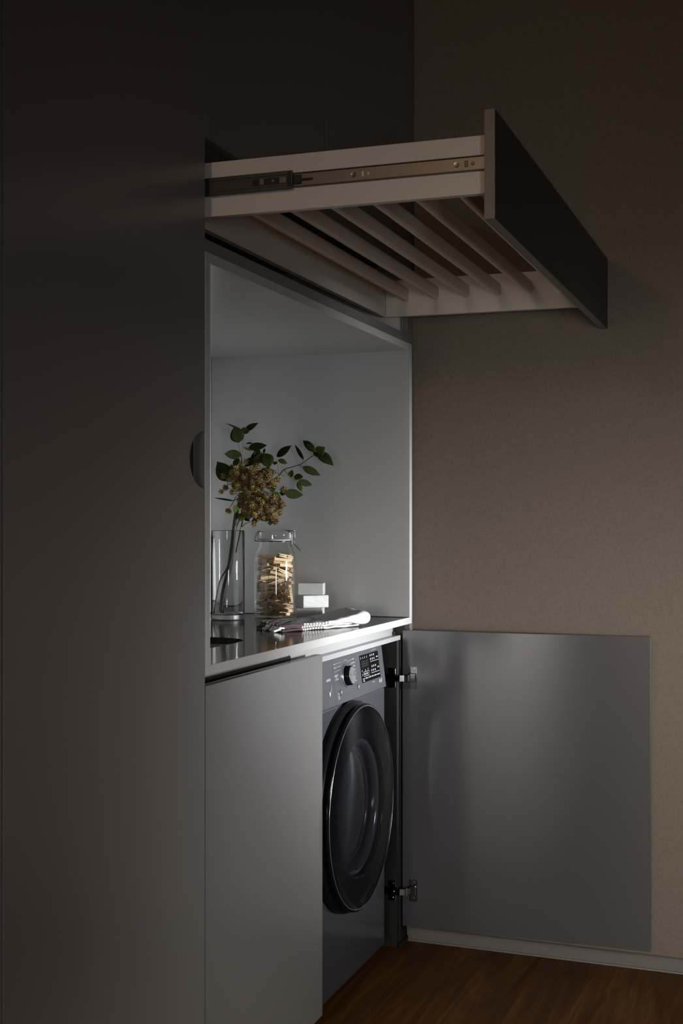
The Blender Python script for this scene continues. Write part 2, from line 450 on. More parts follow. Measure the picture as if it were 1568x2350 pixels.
# the aluminium channel between worktop and doors: back plate and lip
bm = bmesh.new(); bx(bm, 0.532, 1.318, 0.042, 0.046, 0.882, 0.9125, 0.0004); bx(bm, 0.0, 1.326, 0.0215, 0.046, 0.869, 0.8819, 0.0005)
ch = link('handle_channel', bm, 'profile', base)
bm = bmesh.new(); bx(bm, 0.0, 0.531, 0.044, 0.048, 0.8825, 0.9125, 0.0004); link('channel_back', bm, 'profile', ch)
bm = bmesh.new(); bx(bm, 0.0, 0.531, 0.0395, 0.0438, 0.8822, 0.8985, 0.0003); link('shadow_strip', bm, 'black', ch)  # black strip standing for the shade inside the channel
bm = bmesh.new(); bx(bm, 1.3185, 1.326, 0.040, 0.046, 0.882, 0.9125, 0.0004); bx(bm, 1.3105, 1.318, 0.0335, 0.0415, 0.8822, 0.892, 0.0004)
link('end_cap', bm, 'black', ch)
# closed door
box('door', 0.0025, 0.632, 0.0, 0.0195, 0.0525, 0.8935, 'lacquer', base, bev=0.0006)
# open door, swung 90 degrees; its inside faces along the cabinets
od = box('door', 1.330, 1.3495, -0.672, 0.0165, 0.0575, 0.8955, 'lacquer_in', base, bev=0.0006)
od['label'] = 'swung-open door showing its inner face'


def hinge(z, parent):
    bm = bmesh.new()
    # cup plate with two ears on the door
    prism(bm, [(-0.0275, z - 0.031), (-0.0065, z - 0.031), (-0.0045, z - 0.029), (-0.0045, z - 0.014), (-0.0015, z - 0.012),
               (-0.0015, z + 0.012), (-0.0045, z + 0.014), (-0.0045, z + 0.029), (-0.0065, z + 0.031), (-0.0275, z + 0.031)], 'x', 1.3266, 1.3299)
    bx(bm, 1.3215, 1.3268, -0.0235, -0.0050, z - 0.0125, z + 0.0125, 0.0012)
    for dz in (-0.022, 0.022): cylinder(bm, (1.3268, -0.0155, z + dz), (-1, 0, 0), 0.0042, 0.0018, 14)
    # bent arm from the cup to the side panel
    arm = [(-0.010, 1.3225), (-0.004, 1.3125), (0.004, 1.3035), (0.016, 1.2990), (0.064, 1.2985)]
    for (y0, x0), (y1, x1) in zip(arm, arm[1:]):
        vs = [bm.verts.new(p) for p in [(x0, y0, z - 0.0085), (x0, y0, z + 0.0085), (x1, y1, z + 0.0085), (x1, y1, z - 0.0085),
                                        (x0 + 0.003, y0 + 0.0012, z - 0.0085), (x0 + 0.003, y0 + 0.0012, z + 0.0085),
                                        (x1 + 0.003, y1 + 0.0012, z + 0.0085), (x1 + 0.003, y1 + 0.0012, z - 0.0085)]]
        for q in ((0, 1, 2, 3), (7, 6, 5, 4), (0, 4, 5, 1), (1, 5, 6, 2), (2, 6, 7, 3), (3, 7, 4, 0)): bm.faces.new([vs[k] for k in q])
    cylinder(bm, (1.3085, -0.001, z - 0.0115), (0, 0, 1), 0.0028, 0.023, 12)
    # mounting plate with two wings, screws
    bx(bm, 1.3025, 1.3098, 0.028, 0.068, z - 0.0105, z + 0.0105, 0.001)
    bx(bm, 1.3070, 1.3098, 0.030, 0.052, z - 0.028, z + 0.028, 0.0015)
    for dz in (-0.020, 0.020): cylinder(bm, (1.3072, 0.041, z + dz), (-1, 0, 0), 0.0050, 0.0022, 14)
    cylinder(bm, (1.2986, 0.036, z), (-1, 0, 0), 0.0045, 0.0016, 14)
    return link('hinge', bm, 'chrome', parent)


hinge(0.762, od); hinge(0.160, od)

# ------------------------------------------------------------------ worktop with a sink cut-out
SX0, SX1, SY0, SY1, SR = 0.10, 0.575, 0.143, 0.50, 0.095


def rrect(x0, x1, y0, y1, r, n=8):
    out = []
    for cx, cy, a0 in ((x1 - r, y0 + r, -90), (x1 - r, y1 - r, 0), (x0 + r, y1 - r, 90), (x0 + r, y0 + r, 180)):
        for k in range(n + 1):
            a = math.radians(a0 + 90 * k / n); out.append((cx + r * math.cos(a), cy + r * math.sin(a)))
    return out


wt = thing('worktop', 'polished grey worktop with a white front edge and a sink cut-out', 'worktop', (0.69, 0.3, 0.914))
bm = bmesh.new()
hole = rrect(SX0, SX1, SY0, SY1, SR)
ring = [bm.verts.new((x, y, 0.931)) for x, y in hole]
outer = [bm.verts.new(p) for p in ((0.0217, 0.0015, 0.931), (1.3428, 0.0015, 0.931), (1.3428, 0.617, 0.931), (0.0217, 0.617, 0.931))]
n = len(ring); q = n // 4
# corner order of rrect: front-right, back-right, back-left, front-left
oc = [outer[1], outer[2], outer[3], outer[0]]
for c in range(4):
    for k in range(q - 1):
        bm.faces.new((oc[c], ring[c * q + k], ring[c * q + k + 1]))
    bm.faces.new((oc[c], ring[c * q + q - 1], ring[(c * q + q) % n], oc[(c + 1) % 4]))
g = bmesh.ops.extrude_face_region(bm, geom=list(bm.faces))
bmesh.ops.translate(bm, verts=[v for v in g['geom'] if isinstance(v, bmesh.types.BMVert)], vec=(0, 0, -0.0165))
link('slab', bm, 'worktop', wt)
box('front_edge', 0.0, 1.3655, 0.0, 0.0014, 0.9132, 0.9314, 'white_edge', wt, bev=0.0003)

snk = thing('sink', 'undermounted steel sink bowl with rounded corners in the worktop', 'sink', (0.34, 0.32, 0.914))
bm = bmesh.new()
L0 = rrect(SX0 - 0.012, SX1 + 0.012, SY0 - 0.012, SY1 + 0.012, SR + 0.012)
L1 = rrect(SX0, SX1, SY0, SY1, SR); L2 = rrect(SX0 + 0.012, SX1 - 0.012, SY0 + 0.012, SY1 - 0.012, SR - 0.01)
L3 = rrect(SX0 + 0.04, SX1 - 0.04, SY0 + 0.04, SY1 - 0.04, SR - 0.03)
loops = [[bm.verts.new((x, y, z)) for x, y in L] for L, z in ((L0, 0.9140), (L1, 0.9140), (L2, 0.76), (L3, 0.735))]
for A, B in zip(loops, loops[1:]):
    for i in range(len(A)): bm.faces.new((A[i], B[i], B[(i + 1) % len(A)], A[(i + 1) % len(A)]))
bm.faces.new(loops[-1])
o = link('bowl', bm, 'sink', snk, smooth=True)
md = o.modifiers.new('thickness', 'SOLIDIFY'); md.thickness = 0.0015; md.offset = -1
bm = bmesh.new(); lathe(bm, [(0, 0.004), (0.026, 0.004), (0.032, 0.0015), (0.036, 0.0005)], 28, Matrix.Translation((0.34, 0.32, 0.7352)))
link('drain', bm, 'chrome', snk, smooth=True)

# ------------------------------------------------------------------ white niche above the worktop
ni = thing('wall_niche', 'white-lined open niche above the worktop, framed by thin pale edges', 'niche', (0.69, 0.3, 0.932))
box('side_panel', 0.0, 0.0213, 0.001, 0.62, 0.932, 1.7092, 'white', ni)
box('side_panel', 1.3432, 1.3655, 0.001, 0.62, 0.932, 1.7092, 'white', ni)
box('shade_skin', -0.0015, -0.0002, 0.001, 0.022, 0.932, 1.7092, 'carcass', ni, bev=0.0002)  # added grey skin, darkens the white panel's side as shade would
box('ceiling_panel', 0.0216, 1.3430, 0.001, 0.62, 1.690, 1.7092, 'white', ni)
box('back_panel', 0.0216, 1.3430, 0.6205, 0.64, 0.932, 1.70, 'white', ni)
for nm, a in (('edge_strip', (0.0, 0.0213, 0.9316, 1.7094)), ('edge_strip', (1.3432, 1.3655, 0.9316, 1.7094)), ('edge_strip', (0.0215, 1.3430, 1.690, 1.7094))):
    box(nm, a[0], a[1], -0.0004, 0.0009, a[2], a[3], 'white_edge', ni, bev=0.0002)
box('filler_strip', 1.3660, 1.3945, 0.006, 0.022, 0.870, 1.7092, 'carcass', ni)

# ------------------------------------------------------------------ upper cabinet with the drawer cavity
up = thing('upper_cabinet', 'tall dark upper cabinet with two doors above the drawer opening', 'cabinet', (0.69, 0.3, 1.71))
box('rail', 0.0, 1.3325, 0.0, 0.020, 1.7100, 1.7332, 'lacquer', up, bev=0.0006)
box('bottom_panel', 0.018, 1.3145, 0.0205, 0.60, 1.7100, 1.7260, 'carcass', up)
box('side_panel', 0.0, 0.0172, 0.0222, 0.62, 1.7100, 2.76, 'carcass', up)
box('side_panel', 1.3325 - 0.0175, 1.3325, 0.0222, 0.62, 1.7335, 2.76, 'drawer_white', up)
box('middle_panel', 0.0175, 1.3145, 0.0222, 0.60, 1.926, 1.944, 'carcass', up)
box('top_panel', 0.0175, 1.3145, 0.0222, 0.60, 2.742, 2.76, 'carcass', up)
box('back_panel', 0.0175, 1.3145, 0.603, 0.62, 1.7265, 2.741, 'carcass', up)
box('door', 0.0015, 0.6605, 0.0, 0.0195, 1.9228, 2.755, 'lacquer', up, bev=0.0006)
box('door', 0.6635, 1.3305, 0.0, 0.0195, 1.9228, 2.755, 'lacquer', up, bev=0.0006)
box('filler_strip', 1.3340, 1.3945, 0.004, 0.022, 1.7100, 2.76, 'lacquer', up, bev=0.0006)

# ------------------------------------------------------------------ pull-out drying rack
dr = thing('drying_rack_drawer', 'pulled-out drying rack drawer with white sides, six slats and a dark front', 'drawer', (0.69, -0.25, 1.73))
box('front_panel', 0.004, 1.381, -0.553, -0.5335, 1.7290, 1.9195, 'drawer_front', dr, bev=0.0006)
box('lit_edge', 0.0034, 0.0040, -0.5525, -0.5338, 1.7292, 1.9193, 'lit_edge_brown', dr, bev=0.0001)  # thin paler strips painted as the lit edges of the dark front
box('lit_edge', 0.0045, 1.3805, -0.5525, -0.5338, 1.7284, 1.7290, 'lit_edge_brown', dr, bev=0.0001)
sp_ = box('side_panel', 0.030, 0.046, -0.533, 0.056, 1.7805, 1.8835, 'drawer_white', dr)
box('side_panel', 1.3145 - 0.0175, 1.3145 - 0.0015, -0.533, 0.056, 1.7805, 1.8835, 'drawer_white', dr)
box('back_panel', 0.0465, 1.2965, 0.056, 0.072, 1.7805, 1.8835, 'drawer_white', dr)
for k in range(6):
    yc = -0.004 - 0.0873 * k; h, r = 0.019, 0.0075
    pts = [(yc + r * math.cos(a), 1.8405 + (h - r) * (1 if math.sin(a) > 0 else -1) + r * math.sin(a))
           for a in [2 * PI * (i + 0.5) / 20 for i in range(20)]]
    bm = bmesh.new(); prism(bm, pts, 'x', 0.0462, 1.2968)
    link('slat', bm, 'drawer_white', dr, smooth=False)
# telescopic slide on the near side: inner member, intermediate member, end stop, screws
bm = bmesh.new()
bx(bm, 0.0262, 0.0299, -0.5325, -0.12, 1.8225, 1.8455, 0.0008)
rail = link('slide_rail', bm, 'rail_steel', dr)
for z0 in (1.8456, 1.8205):
    bm = bmesh.new(); bx(bm, 0.0240, 0.0299, -0.5325, -0.12, z0, z0 + 0.0019, 0.0006); link('rail_flange', bm, 'rail_dark', rail)
bm = bmesh.new()
bx(bm, 0.0195, 0.0225, -0.168, 0.40, 1.8215, 1.8465, 0.0006)
for z0, z1 in ((1.8170, 1.8245), (1.8435, 1.8510)): bx(bm, 0.0180, 0.0235, -0.168, 0.40, z0, z1, 0.0012)
mid = link('slide_member', bm, 'rail_dark', dr)
bm = bmesh.new()
bx(bm, 0.0166, 0.0182, -0.165, -0.159, 1.8205, 1.8475, 0.0003); bx(bm, 0.0180, 0.0196, -0.150, -0.088, 1.8285, 1.8395, 0.0003)
bx(bm, 0.0225, 0.0262, -0.184, -0.168, 1.8260, 1.8425, 0.001); bx(bm, 0.0222, 0.0262, -0.206, -0.182, 1.8315, 1.8355, 0.0006)
link('end_stop', bm, 'black', mid)
bm = bmesh.new(); bx(bm, 0.0170, 0.0181, -0.157, -0.143, 1.8287, 1.8393, 0.0003); bx(bm, 0.0170, 0.0181, -0.112, -0.103, 1.8287, 1.8393, 0.0003)
cylinder(bm, (0.0181, -0.130, 1.834), (-1, 0, 0), 0.0028, 0.0014, 14)
link('latch', bm, 'rail_steel', mid)
for yy in (-0.285, -0.478):
    bm = bmesh.new(); lathe(bm, [(0, 0.0004), (0.0016, 0.0004), (0.002, 0.0016), (0.0046, 0.0018), (0.0050, 0)], 18,
                            Matrix.Translation((0.0262, yy, 1.834)) @ Matrix.Rotation(-PI / 2, 4, 'Y'))
    link('screw', bm, 'screw', rail)
bm = bmesh.new()
for yy, hh in ((-0.303, 0.005), (-0.314, 0.0025)): bx(bm, 0.0258, 0.0263, yy - 0.002, yy + 0.002, 1.834 - hh, 1.834 + hh, 0.0009)
link('slot', bm, 'drawer_white', rail)
bm = bmesh.new()
for yy, hh in ((-0.496, 0.0055),): bx(bm, 0.0258, 0.0264, yy - 0.003, yy + 0.003, 1.834 - hh, 1.834 + hh, 0.0009)
lathe(bm, [(0, .0012), (0.003, .0012), (0.0036, 0)], 14, Matrix.Translation((0.0262, -0.5075, 1.834)) @ Matrix.Rotation(-PI / 2, 4, 'Y'))
link('rivet', bm, 'rail_dark', rail)

# ------------------------------------------------------------------ washing machine
wm = thing('washing_machine', 'grey front-loading washing machine with a round black door in the open cabinet', 'washing machine', (0.905, 0.3, 0))
WX0, WX1, WY = 0.606, 1.206, 0.030
bm = bmesh.new(); bx(bm, WX0, WX1, WY, 0.56, 0.040, 0.7495, 0.006, 3); link('body', bm, 'washer', wm)
bm = bmesh.new(); bx(bm, WX0, WX1, WY + 0.018, 0.56, 0.7500, 0.8635, 0.004, 3); link('top', bm, 'washer', wm)
for x in (WX0 + 0.06, WX1 - 0.06):
    for yy in (0.10, 0.50):
        bm = bmesh.new(); lathe(bm, [(0, 0), (0.022, 0), (0.022, 0.008), (0.010, 0.012), (0.010, 0.0399), (0, 0.0399)], 18, Matrix.Translation((x, yy, 0)))
        link('foot', bm, 'black', wm)


def PY(z):       # the control panel leans back slightly
    return WY - 0.004 + 0.014 * (z - 0.7505) / 0.113


def panel_piece(name, x0, x1, z0, z1, t, m, parent, lift=0.0):
    bm = bmesh.new()
    prism(bm, [(PY(z0) - lift, z0), (PY(z1) - lift, z1), (PY(z1) + t, z1), (PY(z0) + t, z0)], 'x', x0, x1)
    return link(name, bm, m, parent)


cp = panel_piece('control_panel', 0.8015, WX1 - 0.001, 0.7505, 0.8630, 0.009, 'washer_panel', wm)
dd = panel_piece('detergent_drawer', WX0 + 0.001, 0.8005, 0.7505, 0.8630, 0.009, 'washer_panel', wm)
# tick-shaped silver mark and small lettering lines on the detergent drawer
bm = bmesh.new()
z = 0.778; yv = PY(z) - 0.0006
for tri in ([(0.752, 0.796), (0.760, 0.780), (0.766, 0.776)], [(0.766, 0.776), (0.776, 0.806), (0.7665, 0.7865), (0.760, 0.787)]):
    prism(bm, tri, 'y', yv, yv + 0.0005)
for i, x in enumerate((0.752, 0.758, 0.764, 0.770, 0.776)):
    zz = 0.817; bx(bm, x - 0.0016, x + 0.0016, PY(zz) - 0.0006, PY(zz) - 0.0001, zz - 0.0035, zz + 0.0035 * (1 if i % 2 else 0.6))
link('badge', bm, 'print', dd)


def marks(name, rows, m, parent, lift=0.0003, h=0.0024):
    """printed lettering too small to read: rows of short character-sized bars"""
    bm = bmesh.new(); rnd = random.Random(len(rows) * 7 + int(h * 1e5))
    for x0, x1, z in rows:
        x = x0
        while x < x1:
            wdt = rnd.uniform(0.0014, 0.0026); hh = h * rnd.choice((0.7, 0.75, 1.0))
            bx(bm, x, min(x + wdt, x1), PY(z) - lift - 0.0003, PY(z) - lift, z - h / 2, z - h / 2 + hh)
            x += wdt + 0.0008
            if rnd.random() < 0.12: x += 0.0016
    o = link(name, bm, m, parent); o['kind'] = 'stuff'
    return o


DX, DZ = 0.895, 0.8135
marks('lettering', [(0.812, 0.824, 0.850), (0.812, 0.828, 0.841), (0.812, 0.818, 0.832), (0.812, 0.836, 0.822), (0.820, 0.826, 0.817), (0.812, 0.837, 0.812)], 'print_dim', cp, h=0.0034)
marks('lettering', [(0.952, 0.968, 0.850), (0.944, 0.968, 0.841), (0.956, 0.969, 0.832), (0.961, 0.969, 0.823), (0.961, 0.968, 0.814), (0.961, 0.967, 0.804), (0.960, 0.970, 0.794)], 'print_dim', cp, h=0.0036)
marks('lettering', [(1.115, 1.150, 0.8585)], 'print_dim', cp, h=0.0022)
marks('lettering', [(1.095, 1.113, 0.775)], 'print_dim', cp, h=0.0024)
# leader lines from the programme names to the dial
bm = bmesh.new()
for x0, z0, x1, z1 in ((0.826, 0.850, 0.868, 0.8505), (0.830, 0.841, 0.862, 0.842), (0.822, 0.832, 0.858, 0.8335), (0.920, 0.846, 0.950, 0.8505), (0.905, 0.8525, 0.920, 0.846), (0.930, 0.8375, 0.942, 0.841), (0.885, 0.8535, 0.905, 0.8525)):
    zz = (z0 + z1) / 2
    yv = PY(zz) - 0.0006; dxy = Vector((x1 - x0, z1 - z0)).normalized() * 0.0004; nrm = (-dxy.y, dxy.x)
    prism(bm, [(x0 - nrm[0], z0 - nrm[1]), (x1 - nrm[0], z1 - nrm[1]), (x1 + nrm[0], z1 + nrm[1]), (x0 + nrm[0], z0 + nrm[1])], 'y', yv, yv + 0.0004)
link('leader_line', bm, 'print_dim', cp)
lean = Matrix.Rotation(PI / 2 - math.atan(0.014 / 0.113), 4, 'X')
bm = bmesh.new(); lathe(bm, [(0.0300, 0), (0.0300, 0.0022), (0.0270, 0.0026), (0.0262, 0.0004)], 48, Matrix.Translation((DX, PY(DZ), DZ)) @ lean)
link('dial_ring', bm, 'dial', cp, smooth=True)
bm = bmesh.new(); lathe(bm, [(0.0250, 0), (0.0245, 0.015), (0.0222, 0.0165)], 40, Matrix.Translation((DX, PY(DZ), DZ)) @ lean)
dl = link('dial', bm, 'gloss_black', cp, smooth=True)
bm = bmesh.new(); lathe(bm, [(0.0222, 0.0165), (0.0212, 0.0178), (0.0, 0.0172)], 40, Matrix.Translation((DX, PY(DZ), DZ)) @ lean)
link('dial_face', bm, 'dial', dl)
for x, z in ((0.843, 0.778), (0.976, 0.7765)):
    bm = bmesh.new(); lathe(bm, [(0.0078, 0), (0.0078, 0.0014), (0.0070, 0.0018), (0.0066, 0.0010), (0.0, 0.0014)], 24, Matrix.Translation((x, PY(z), z)) @ lean)
    bt = link('button', bm, 'washer_panel', cp, smooth=True)
    bm = bmesh.new(); lathe(bm, [(0.0040, 0.0016), (0.0040, 0.0020), (0.0030, 0.0020), (0.0030, 0.0016)], 16, Matrix.Translation((x, PY(z), z)) @ lean, True)
    bx(bm, x - 0.0005, x + 0.0005, PY(z) - 0.0022, PY(z) - 0.0014, z, z + 0.0042)
    link('icon', bm, 'print', bt)
marks('lettering', [(0.818, 0.832, 0.776), (0.818, 0.830, 0.7705), (0.818, 0.832, 0.765)], 'print_dim', cp, h=0.0036)
ds = panel_piece('display', 1.011, 1.166, 0.7815, 0.8525, 0.0, 'gloss_black', cp, 0.0008)
yv = lambda z: PY(z) - 0.0012
bm = bmesh.new()
for x in (1.018, 1.034, 1.050, 1.066): bx(bm, x, x + 0.0022, yv(.845), yv(.845) + .0003, 0.842, 0.848)
for r0, zz in ((1.094, 0.846), (1.094, 0.836), (1.100, 0.8165), (1.094, 0.806)):
    for k in range(3): bx(bm, r0 + k * 0.015, r0 + k * 0.015 + 0.0055, yv(zz), yv(zz) + .0003, zz - 0.0026, zz + 0.0026)
for x, zz in ((1.018, 0.812), (1.045, 0.812), (1.066, 0.813), (1.018, 0.802)): bx(bm, x, x + 0.0022, yv(zz), yv(zz) + .0003, zz - 0.003, zz + 0.003)
for x in (1.034, 1.046, 1.058): bx(bm, x, x + 0.006, yv(.8025), yv(.8025) + .0003, 0.8000, 0.8050)
for zz in (0.8082, 0.7968): bx(bm, 1.028, 1.074, yv(zz), yv(zz) + .0003, zz - 0.0005, zz + 0.0005)
for x in (1.028, 1.0735): bx(bm, x, x + 0.0008, yv(.8025), yv(.8025) + .0003, 0.797, 0.808)
for zz in (0.8295, 0.7995): bx(bm, 1.092, 1.163, yv(zz), yv(zz) + .0003, zz - 0.0006, zz + 0.0006)
link('symbols', bm, 'print', ds)
marks('lettering', [(1.144, 1.160, 0.8385), (1.146, 1.160, 0.8105), (1.018, 1.034, 0.7915), (1.040, 1.062, 0.7915), (1.067, 1.084, 0.7915), (1.089, 1.107, 0.7915), (1.112, 1.132, 0.7915), (1.137, 1.160, 0.7915), (1.018, 1.031, 0.786)], 'print', ds, 0.0012, h=0.0040)
bm = bmesh.new()     # unlit digits
for k in range(3):
    x = 1.020 + k * 0.019
    for a in ((0, .013, .835, .8365), (0, .013, .8285, .830), (0, .013, .822, .8235), (0, .0015, .8225, .8365), (.0115, .013, .8225, .8365)):
        bx(bm, x + a[0], x + a[1], yv(a[2]), yv(a[2]) + .0003, a[2], a[3])
link('digit', bm, 'segment', ds)
bm = bmesh.new()     # start and pause symbol
for x in (1.166, 1.1715): bx(bm, x, x + 0.0030, PY(.771) - .0006, PY(.771) - .0002, 0.766, 0.777)
prism(bm, [(1.152, 0.765), (1.152, 0.778), (1.1625, 0.7715)], 'y', PY(.771) - .0006, PY(.771) - .0002)
link('start_symbol', bm, 'print', cp)

DC = Matrix.Translation((0.897, WY, 0.486)) @ Matrix.Rotation(PI / 2, 4, 'X')
bm = bmesh.new()
lathe(bm, [(0.2640, 0.0003), (0.2640, 0.014), (0.2580, 0.024), (0.2480, 0.027), (0.2420, 0.027), (0.2400, 0.0003)], 96, DC, True)
ring = link('door_frame', bm, 'dark_ring', wm, smooth=True)
bm = bmesh.new()
lathe(bm, [(0.2420, 0.0275), (0.2545, 0.0305), (0.2580, 0.0345), (0.2575, 0.0385), (0.2540, 0.0415), (0.2505, 0.0425), (0.2496, 0.0395), (0.2200, 0.0395), (0.1790, 0.0395),
           (0.1760, 0.0390), (0.1720, 0.0360), (0.1690, 0.0275)], 96, DC, True)
dg = link('door', bm, 'gloss_black', wm, smooth=True)
bm = bmesh.new(); lathe(bm, [(0.2530, 0.0418), (0.2520, 0.0426), (0.2508, 0.0428), (0.2508, 0.0424)], 96, DC, True)
link('rim_glint', bm, 'dial', dg, smooth=True)  # bright metal ring added as the reflected line along the door edge


def smoked():
    m = bpy.data.materials.new('smoked_front_glass'); m.use_nodes = True
    nt = m.node_tree; N = nt.nodes.new; L = nt.links.new
    nt.nodes.remove(nt.nodes['Principled BSDF'])
    tr = N('ShaderNodeBsdfTransparent'); tr.inputs[0].default_value = (0.50, 0.51, 0.55, 1)
    gl = N('ShaderNodeBsdfGlossy'); gl.inputs['Roughness'].default_value = 0.03
    tc = N('ShaderNodeTexCoord'); n = N('ShaderNodeTexNoise'); n.inputs['Scale'].default_value = 6; L(tc.outputs['Object'], n.inputs['Vector'])
    bp = N('ShaderNodeBump'); bp.inputs['Strength'].default_value = 0.02; bp.inputs['Distance'].default_value = 0.002
    L(n.outputs['Fac'], bp.inputs['Height']); L(bp.outputs[0], gl.inputs['Normal'])
    lw = N('ShaderNodeLayerWeight'); lw.inputs[0].default_value = 0.5
    p = N('ShaderNodeMath'); p.operation = 'POWER'; p.inputs[1].default_value = 5.0; L(lw.outputs['Facing'], p.inputs[0])
    q = N('ShaderNodeMath'); q.operation = 'MULTIPLY_ADD'; q.inputs[1].default_value = 0.30; q.inputs[2].default_value = 0.022; L(p.outputs[0], q.inputs[0])
    mx = N('ShaderNodeMixShader'); L(q.outputs[0], mx.inputs[0]); L(tr.outputs[0], mx.inputs[1]); L(gl.outputs[0], mx.inputs[2])
    L(mx.outputs[0], nt.nodes['Material Output'].inputs[0])
    return m


M['smoked'] = smoked()
bm = bmesh.new(); lathe(bm, [(0.2494, 0.0416), (0.2300, 0.0436), (0.2000, 0.0462), (0.1500, 0.0494), (0.0900, 0.0518), (0, 0.0530)], 96, DC)
link('front_glass', bm, 'smoked', dg, smooth=True)
bm = bmesh.new()
lathe(bm, [(0.1688, 0.0265), (0.1670, 0.0285), (0.1600, 0.0200), (0.1540, 0.0060), (0.1560, 0.0035), (0.1688, 0.0035)], 80, DC, True)
link('inner_ring', bm, 'washer', dg, smooth=True)
bm = bmesh.new(); lathe(bm, [(0.1538, 0.0055), (0.135, 0.0110), (0.11, 0.0180), (0.06, 0.0225), (0, 0.024)], 64, DC)
link('glass', bm, 'door_glass', dg, smooth=True)

# ------------------------------------------------------------------ things on the worktop
TOP = 0.9312
FW, RT = Vector((math.cos(YAW), math.sin(YAW), 0)), Vector((math.sin(YAW), -math.cos(YAW), 0))   # into the room / across it


# clear glass: thin walls, so the light passes straight through and only mirrors at the surface
def thin_glass():
    m = bpy.data.materials.new('thin_clear_glass'); m.use_nodes = True
    nt = m.node_tree; N = nt.nodes.new; L = nt.links.new
    nt.nodes.remove(nt.nodes['Principled BSDF'])
    tr = N('ShaderNodeBsdfTransparent'); tr.inputs[0].default_value = (0.985, 0.99, 0.985, 1)
    gl = N('ShaderNodeBsdfGlossy'); gl.inputs['Roughness'].default_value = 0.0
    lw = N('ShaderNodeLayerWeight'); lw.inputs[0].default_value = 0.5
    p5 = N('ShaderNodeMath'); p5.operation = 'POWER'; p5.inputs[1].default_value = 3.6; L(lw.outputs['Facing'], p5.inputs[0])
    fr = N('ShaderNodeMath'); fr.operation = 'MULTIPLY_ADD'; fr.inputs[1].default_value = 0.85; fr.inputs[2].default_value = 0.04; L(p5.outputs[0], fr.inputs[0])
    tc = N('ShaderNodeTexCoord'); n = N('ShaderNodeTexNoise'); n.inputs['Scale'].default_value = 18; L(tc.outputs['Object'], n.inputs['Vector'])
    bp = N('ShaderNodeBump'); bp.inputs['Strength'].default_value = 0.012; bp.inputs['Distance'].default_value = 0.001
    L(n.outputs['Fac'], bp.inputs['Height']); L(bp.outputs[0], gl.inputs['Normal'])
    mx = N('ShaderNodeMixShader'); L(fr.outputs[0], mx.inputs[0]); L(tr.outputs[0], mx.inputs[1]); L(gl.outputs[0], mx.inputs[2])
    L(mx.outputs[0], nt.nodes['Material Output'].inputs[0])
    return m


M['thin_glass'] = thin_glass()

# --- glass vase
VP = Vector((1.115, 0.462, TOP))
va = thing('glass_vase', 'clear glass cylinder vase holding the flowering branch, left on the worktop', 'vase', VP)
bm = bmesh.new()
lathe(bm, [(0.0, 0.0002), (0.0440, 0.0002), (0.0464, 0.0016), (0.0475, 0.0050), (0.0475, 0.2462), (0.0470, 0.2476), (0.0461, 0.2480), (0.0452, 0.2476), (0.0448, 0.2462),
           (0.0448, 0.0180), (0.0435, 0.0150), (0.030, 0.0128), (0.0, 0.0120)], 80, Matrix.Translation(VP))
link('body', bm, 'glass', va, smooth=True)

# --- clip-top jar
JP = Vector((1.219, 0.362, TOP))
jr = thing('storage_jar', 'clip-top glass storage jar half full of wooden clothes pegs', 'jar', JP)
bm = bmesh.new()
outp = [(0.050, 0.0002), (0.0565, 0.003), (0.0602, 0.010), (0.0612, 0.020), (0.0612, 0.158), (0.0603, 0.170), (0.0572, 0.184), (0.0520, 0.197), (0.0478, 0.206), (0.0455, 0.213), (0.0448, 0.2185)]
inp = [(0.0415, 0.2185), (0.0420, 0.212), (0.0450, 0.204), (0.0492, 0.195), (0.0543, 0.182), (0.0572, 0.169), (0.0582, 0.157), (0.0582, 0.020), (0.0570, 0.0105), (0.0540, 0.0065), (0.030, 0.0050), (0, 0.0055)]
lathe(bm, [(0, 0.0015), (0.044, 0.0012)] + outp + inp, 72, Matrix.Translation(JP))
link('body', bm, 'thin_glass', jr, smooth=True)
bm = bmesh.new()
lathe(bm, [(0.0440, 0.2188), (0.0462, 0.2200), (0.0462, 0.2212), (0.0435, 0.2218), (0.0410, 0.2205)], 56, Matrix.Translation(JP), True)
link('gasket', bm, 'gasket', jr, smooth=True)
bm = bmesh.new()
lathe(bm, [(0, 0.2225), (0.0400, 0.2225), (0.0448, 0.2222), (0.0465, 0.2240), (0.0468, 0.2380), (0.0455, 0.2425), (0.0420, 0.2455), (0.036, 0.2462), (0.034, 0.2435), (0, 0.2430)], 64, Matrix.Translation(JP))
link('lid', bm, 'glass', jr, smooth=True)
vd = (CAM - JP); vd.z = 0; vd.normalize()
sd = Vector((-vd.y, vd.x, 0))                     # towards the right as seen from the room's left end
if sd.dot(RT) < 0: sd = -sd
J = lambda a, f, h: JP + sd * a + vd * f + Vector((0, 0, h))
bm = bmesh.new()                                  # neck wire and bail
tube(bm, [J(0.0462 * math.cos(t), 0.0462 * math.sin(t), 0.2165) for t in [2 * PI * k / 40 for k in range(41)]], 0.0011, 6)
for f in (-0.012, 0.012):
    tube(bm, smooth_path([J(-0.047, f, 0.2165), J(-0.057, f, 0.2190), J(-0.056, f, 0.228), J(-0.050, f, 0.243), J(-0.038, f, 0.2435)], 4), 0.0011, 6)
    tube(bm, smooth_path([J(-0.0465, f * .7, 0.219), J(-0.0500, f * .7, 0.230), J(-0.047, f * .7, 0.241)], 4), 0.0010, 6)
    tube(bm, smooth_path([J(0.0475, f, 0.204), J(0.0475, f, 0.222), J(0.0465, f, 0.240), J(0.034, f, 0.2455)], 4), 0.0011, 6)
tube(bm, [J(-0.057, -0.012, 0.219), J(-0.057, 0.012, 0.219)], 0.0011, 6)
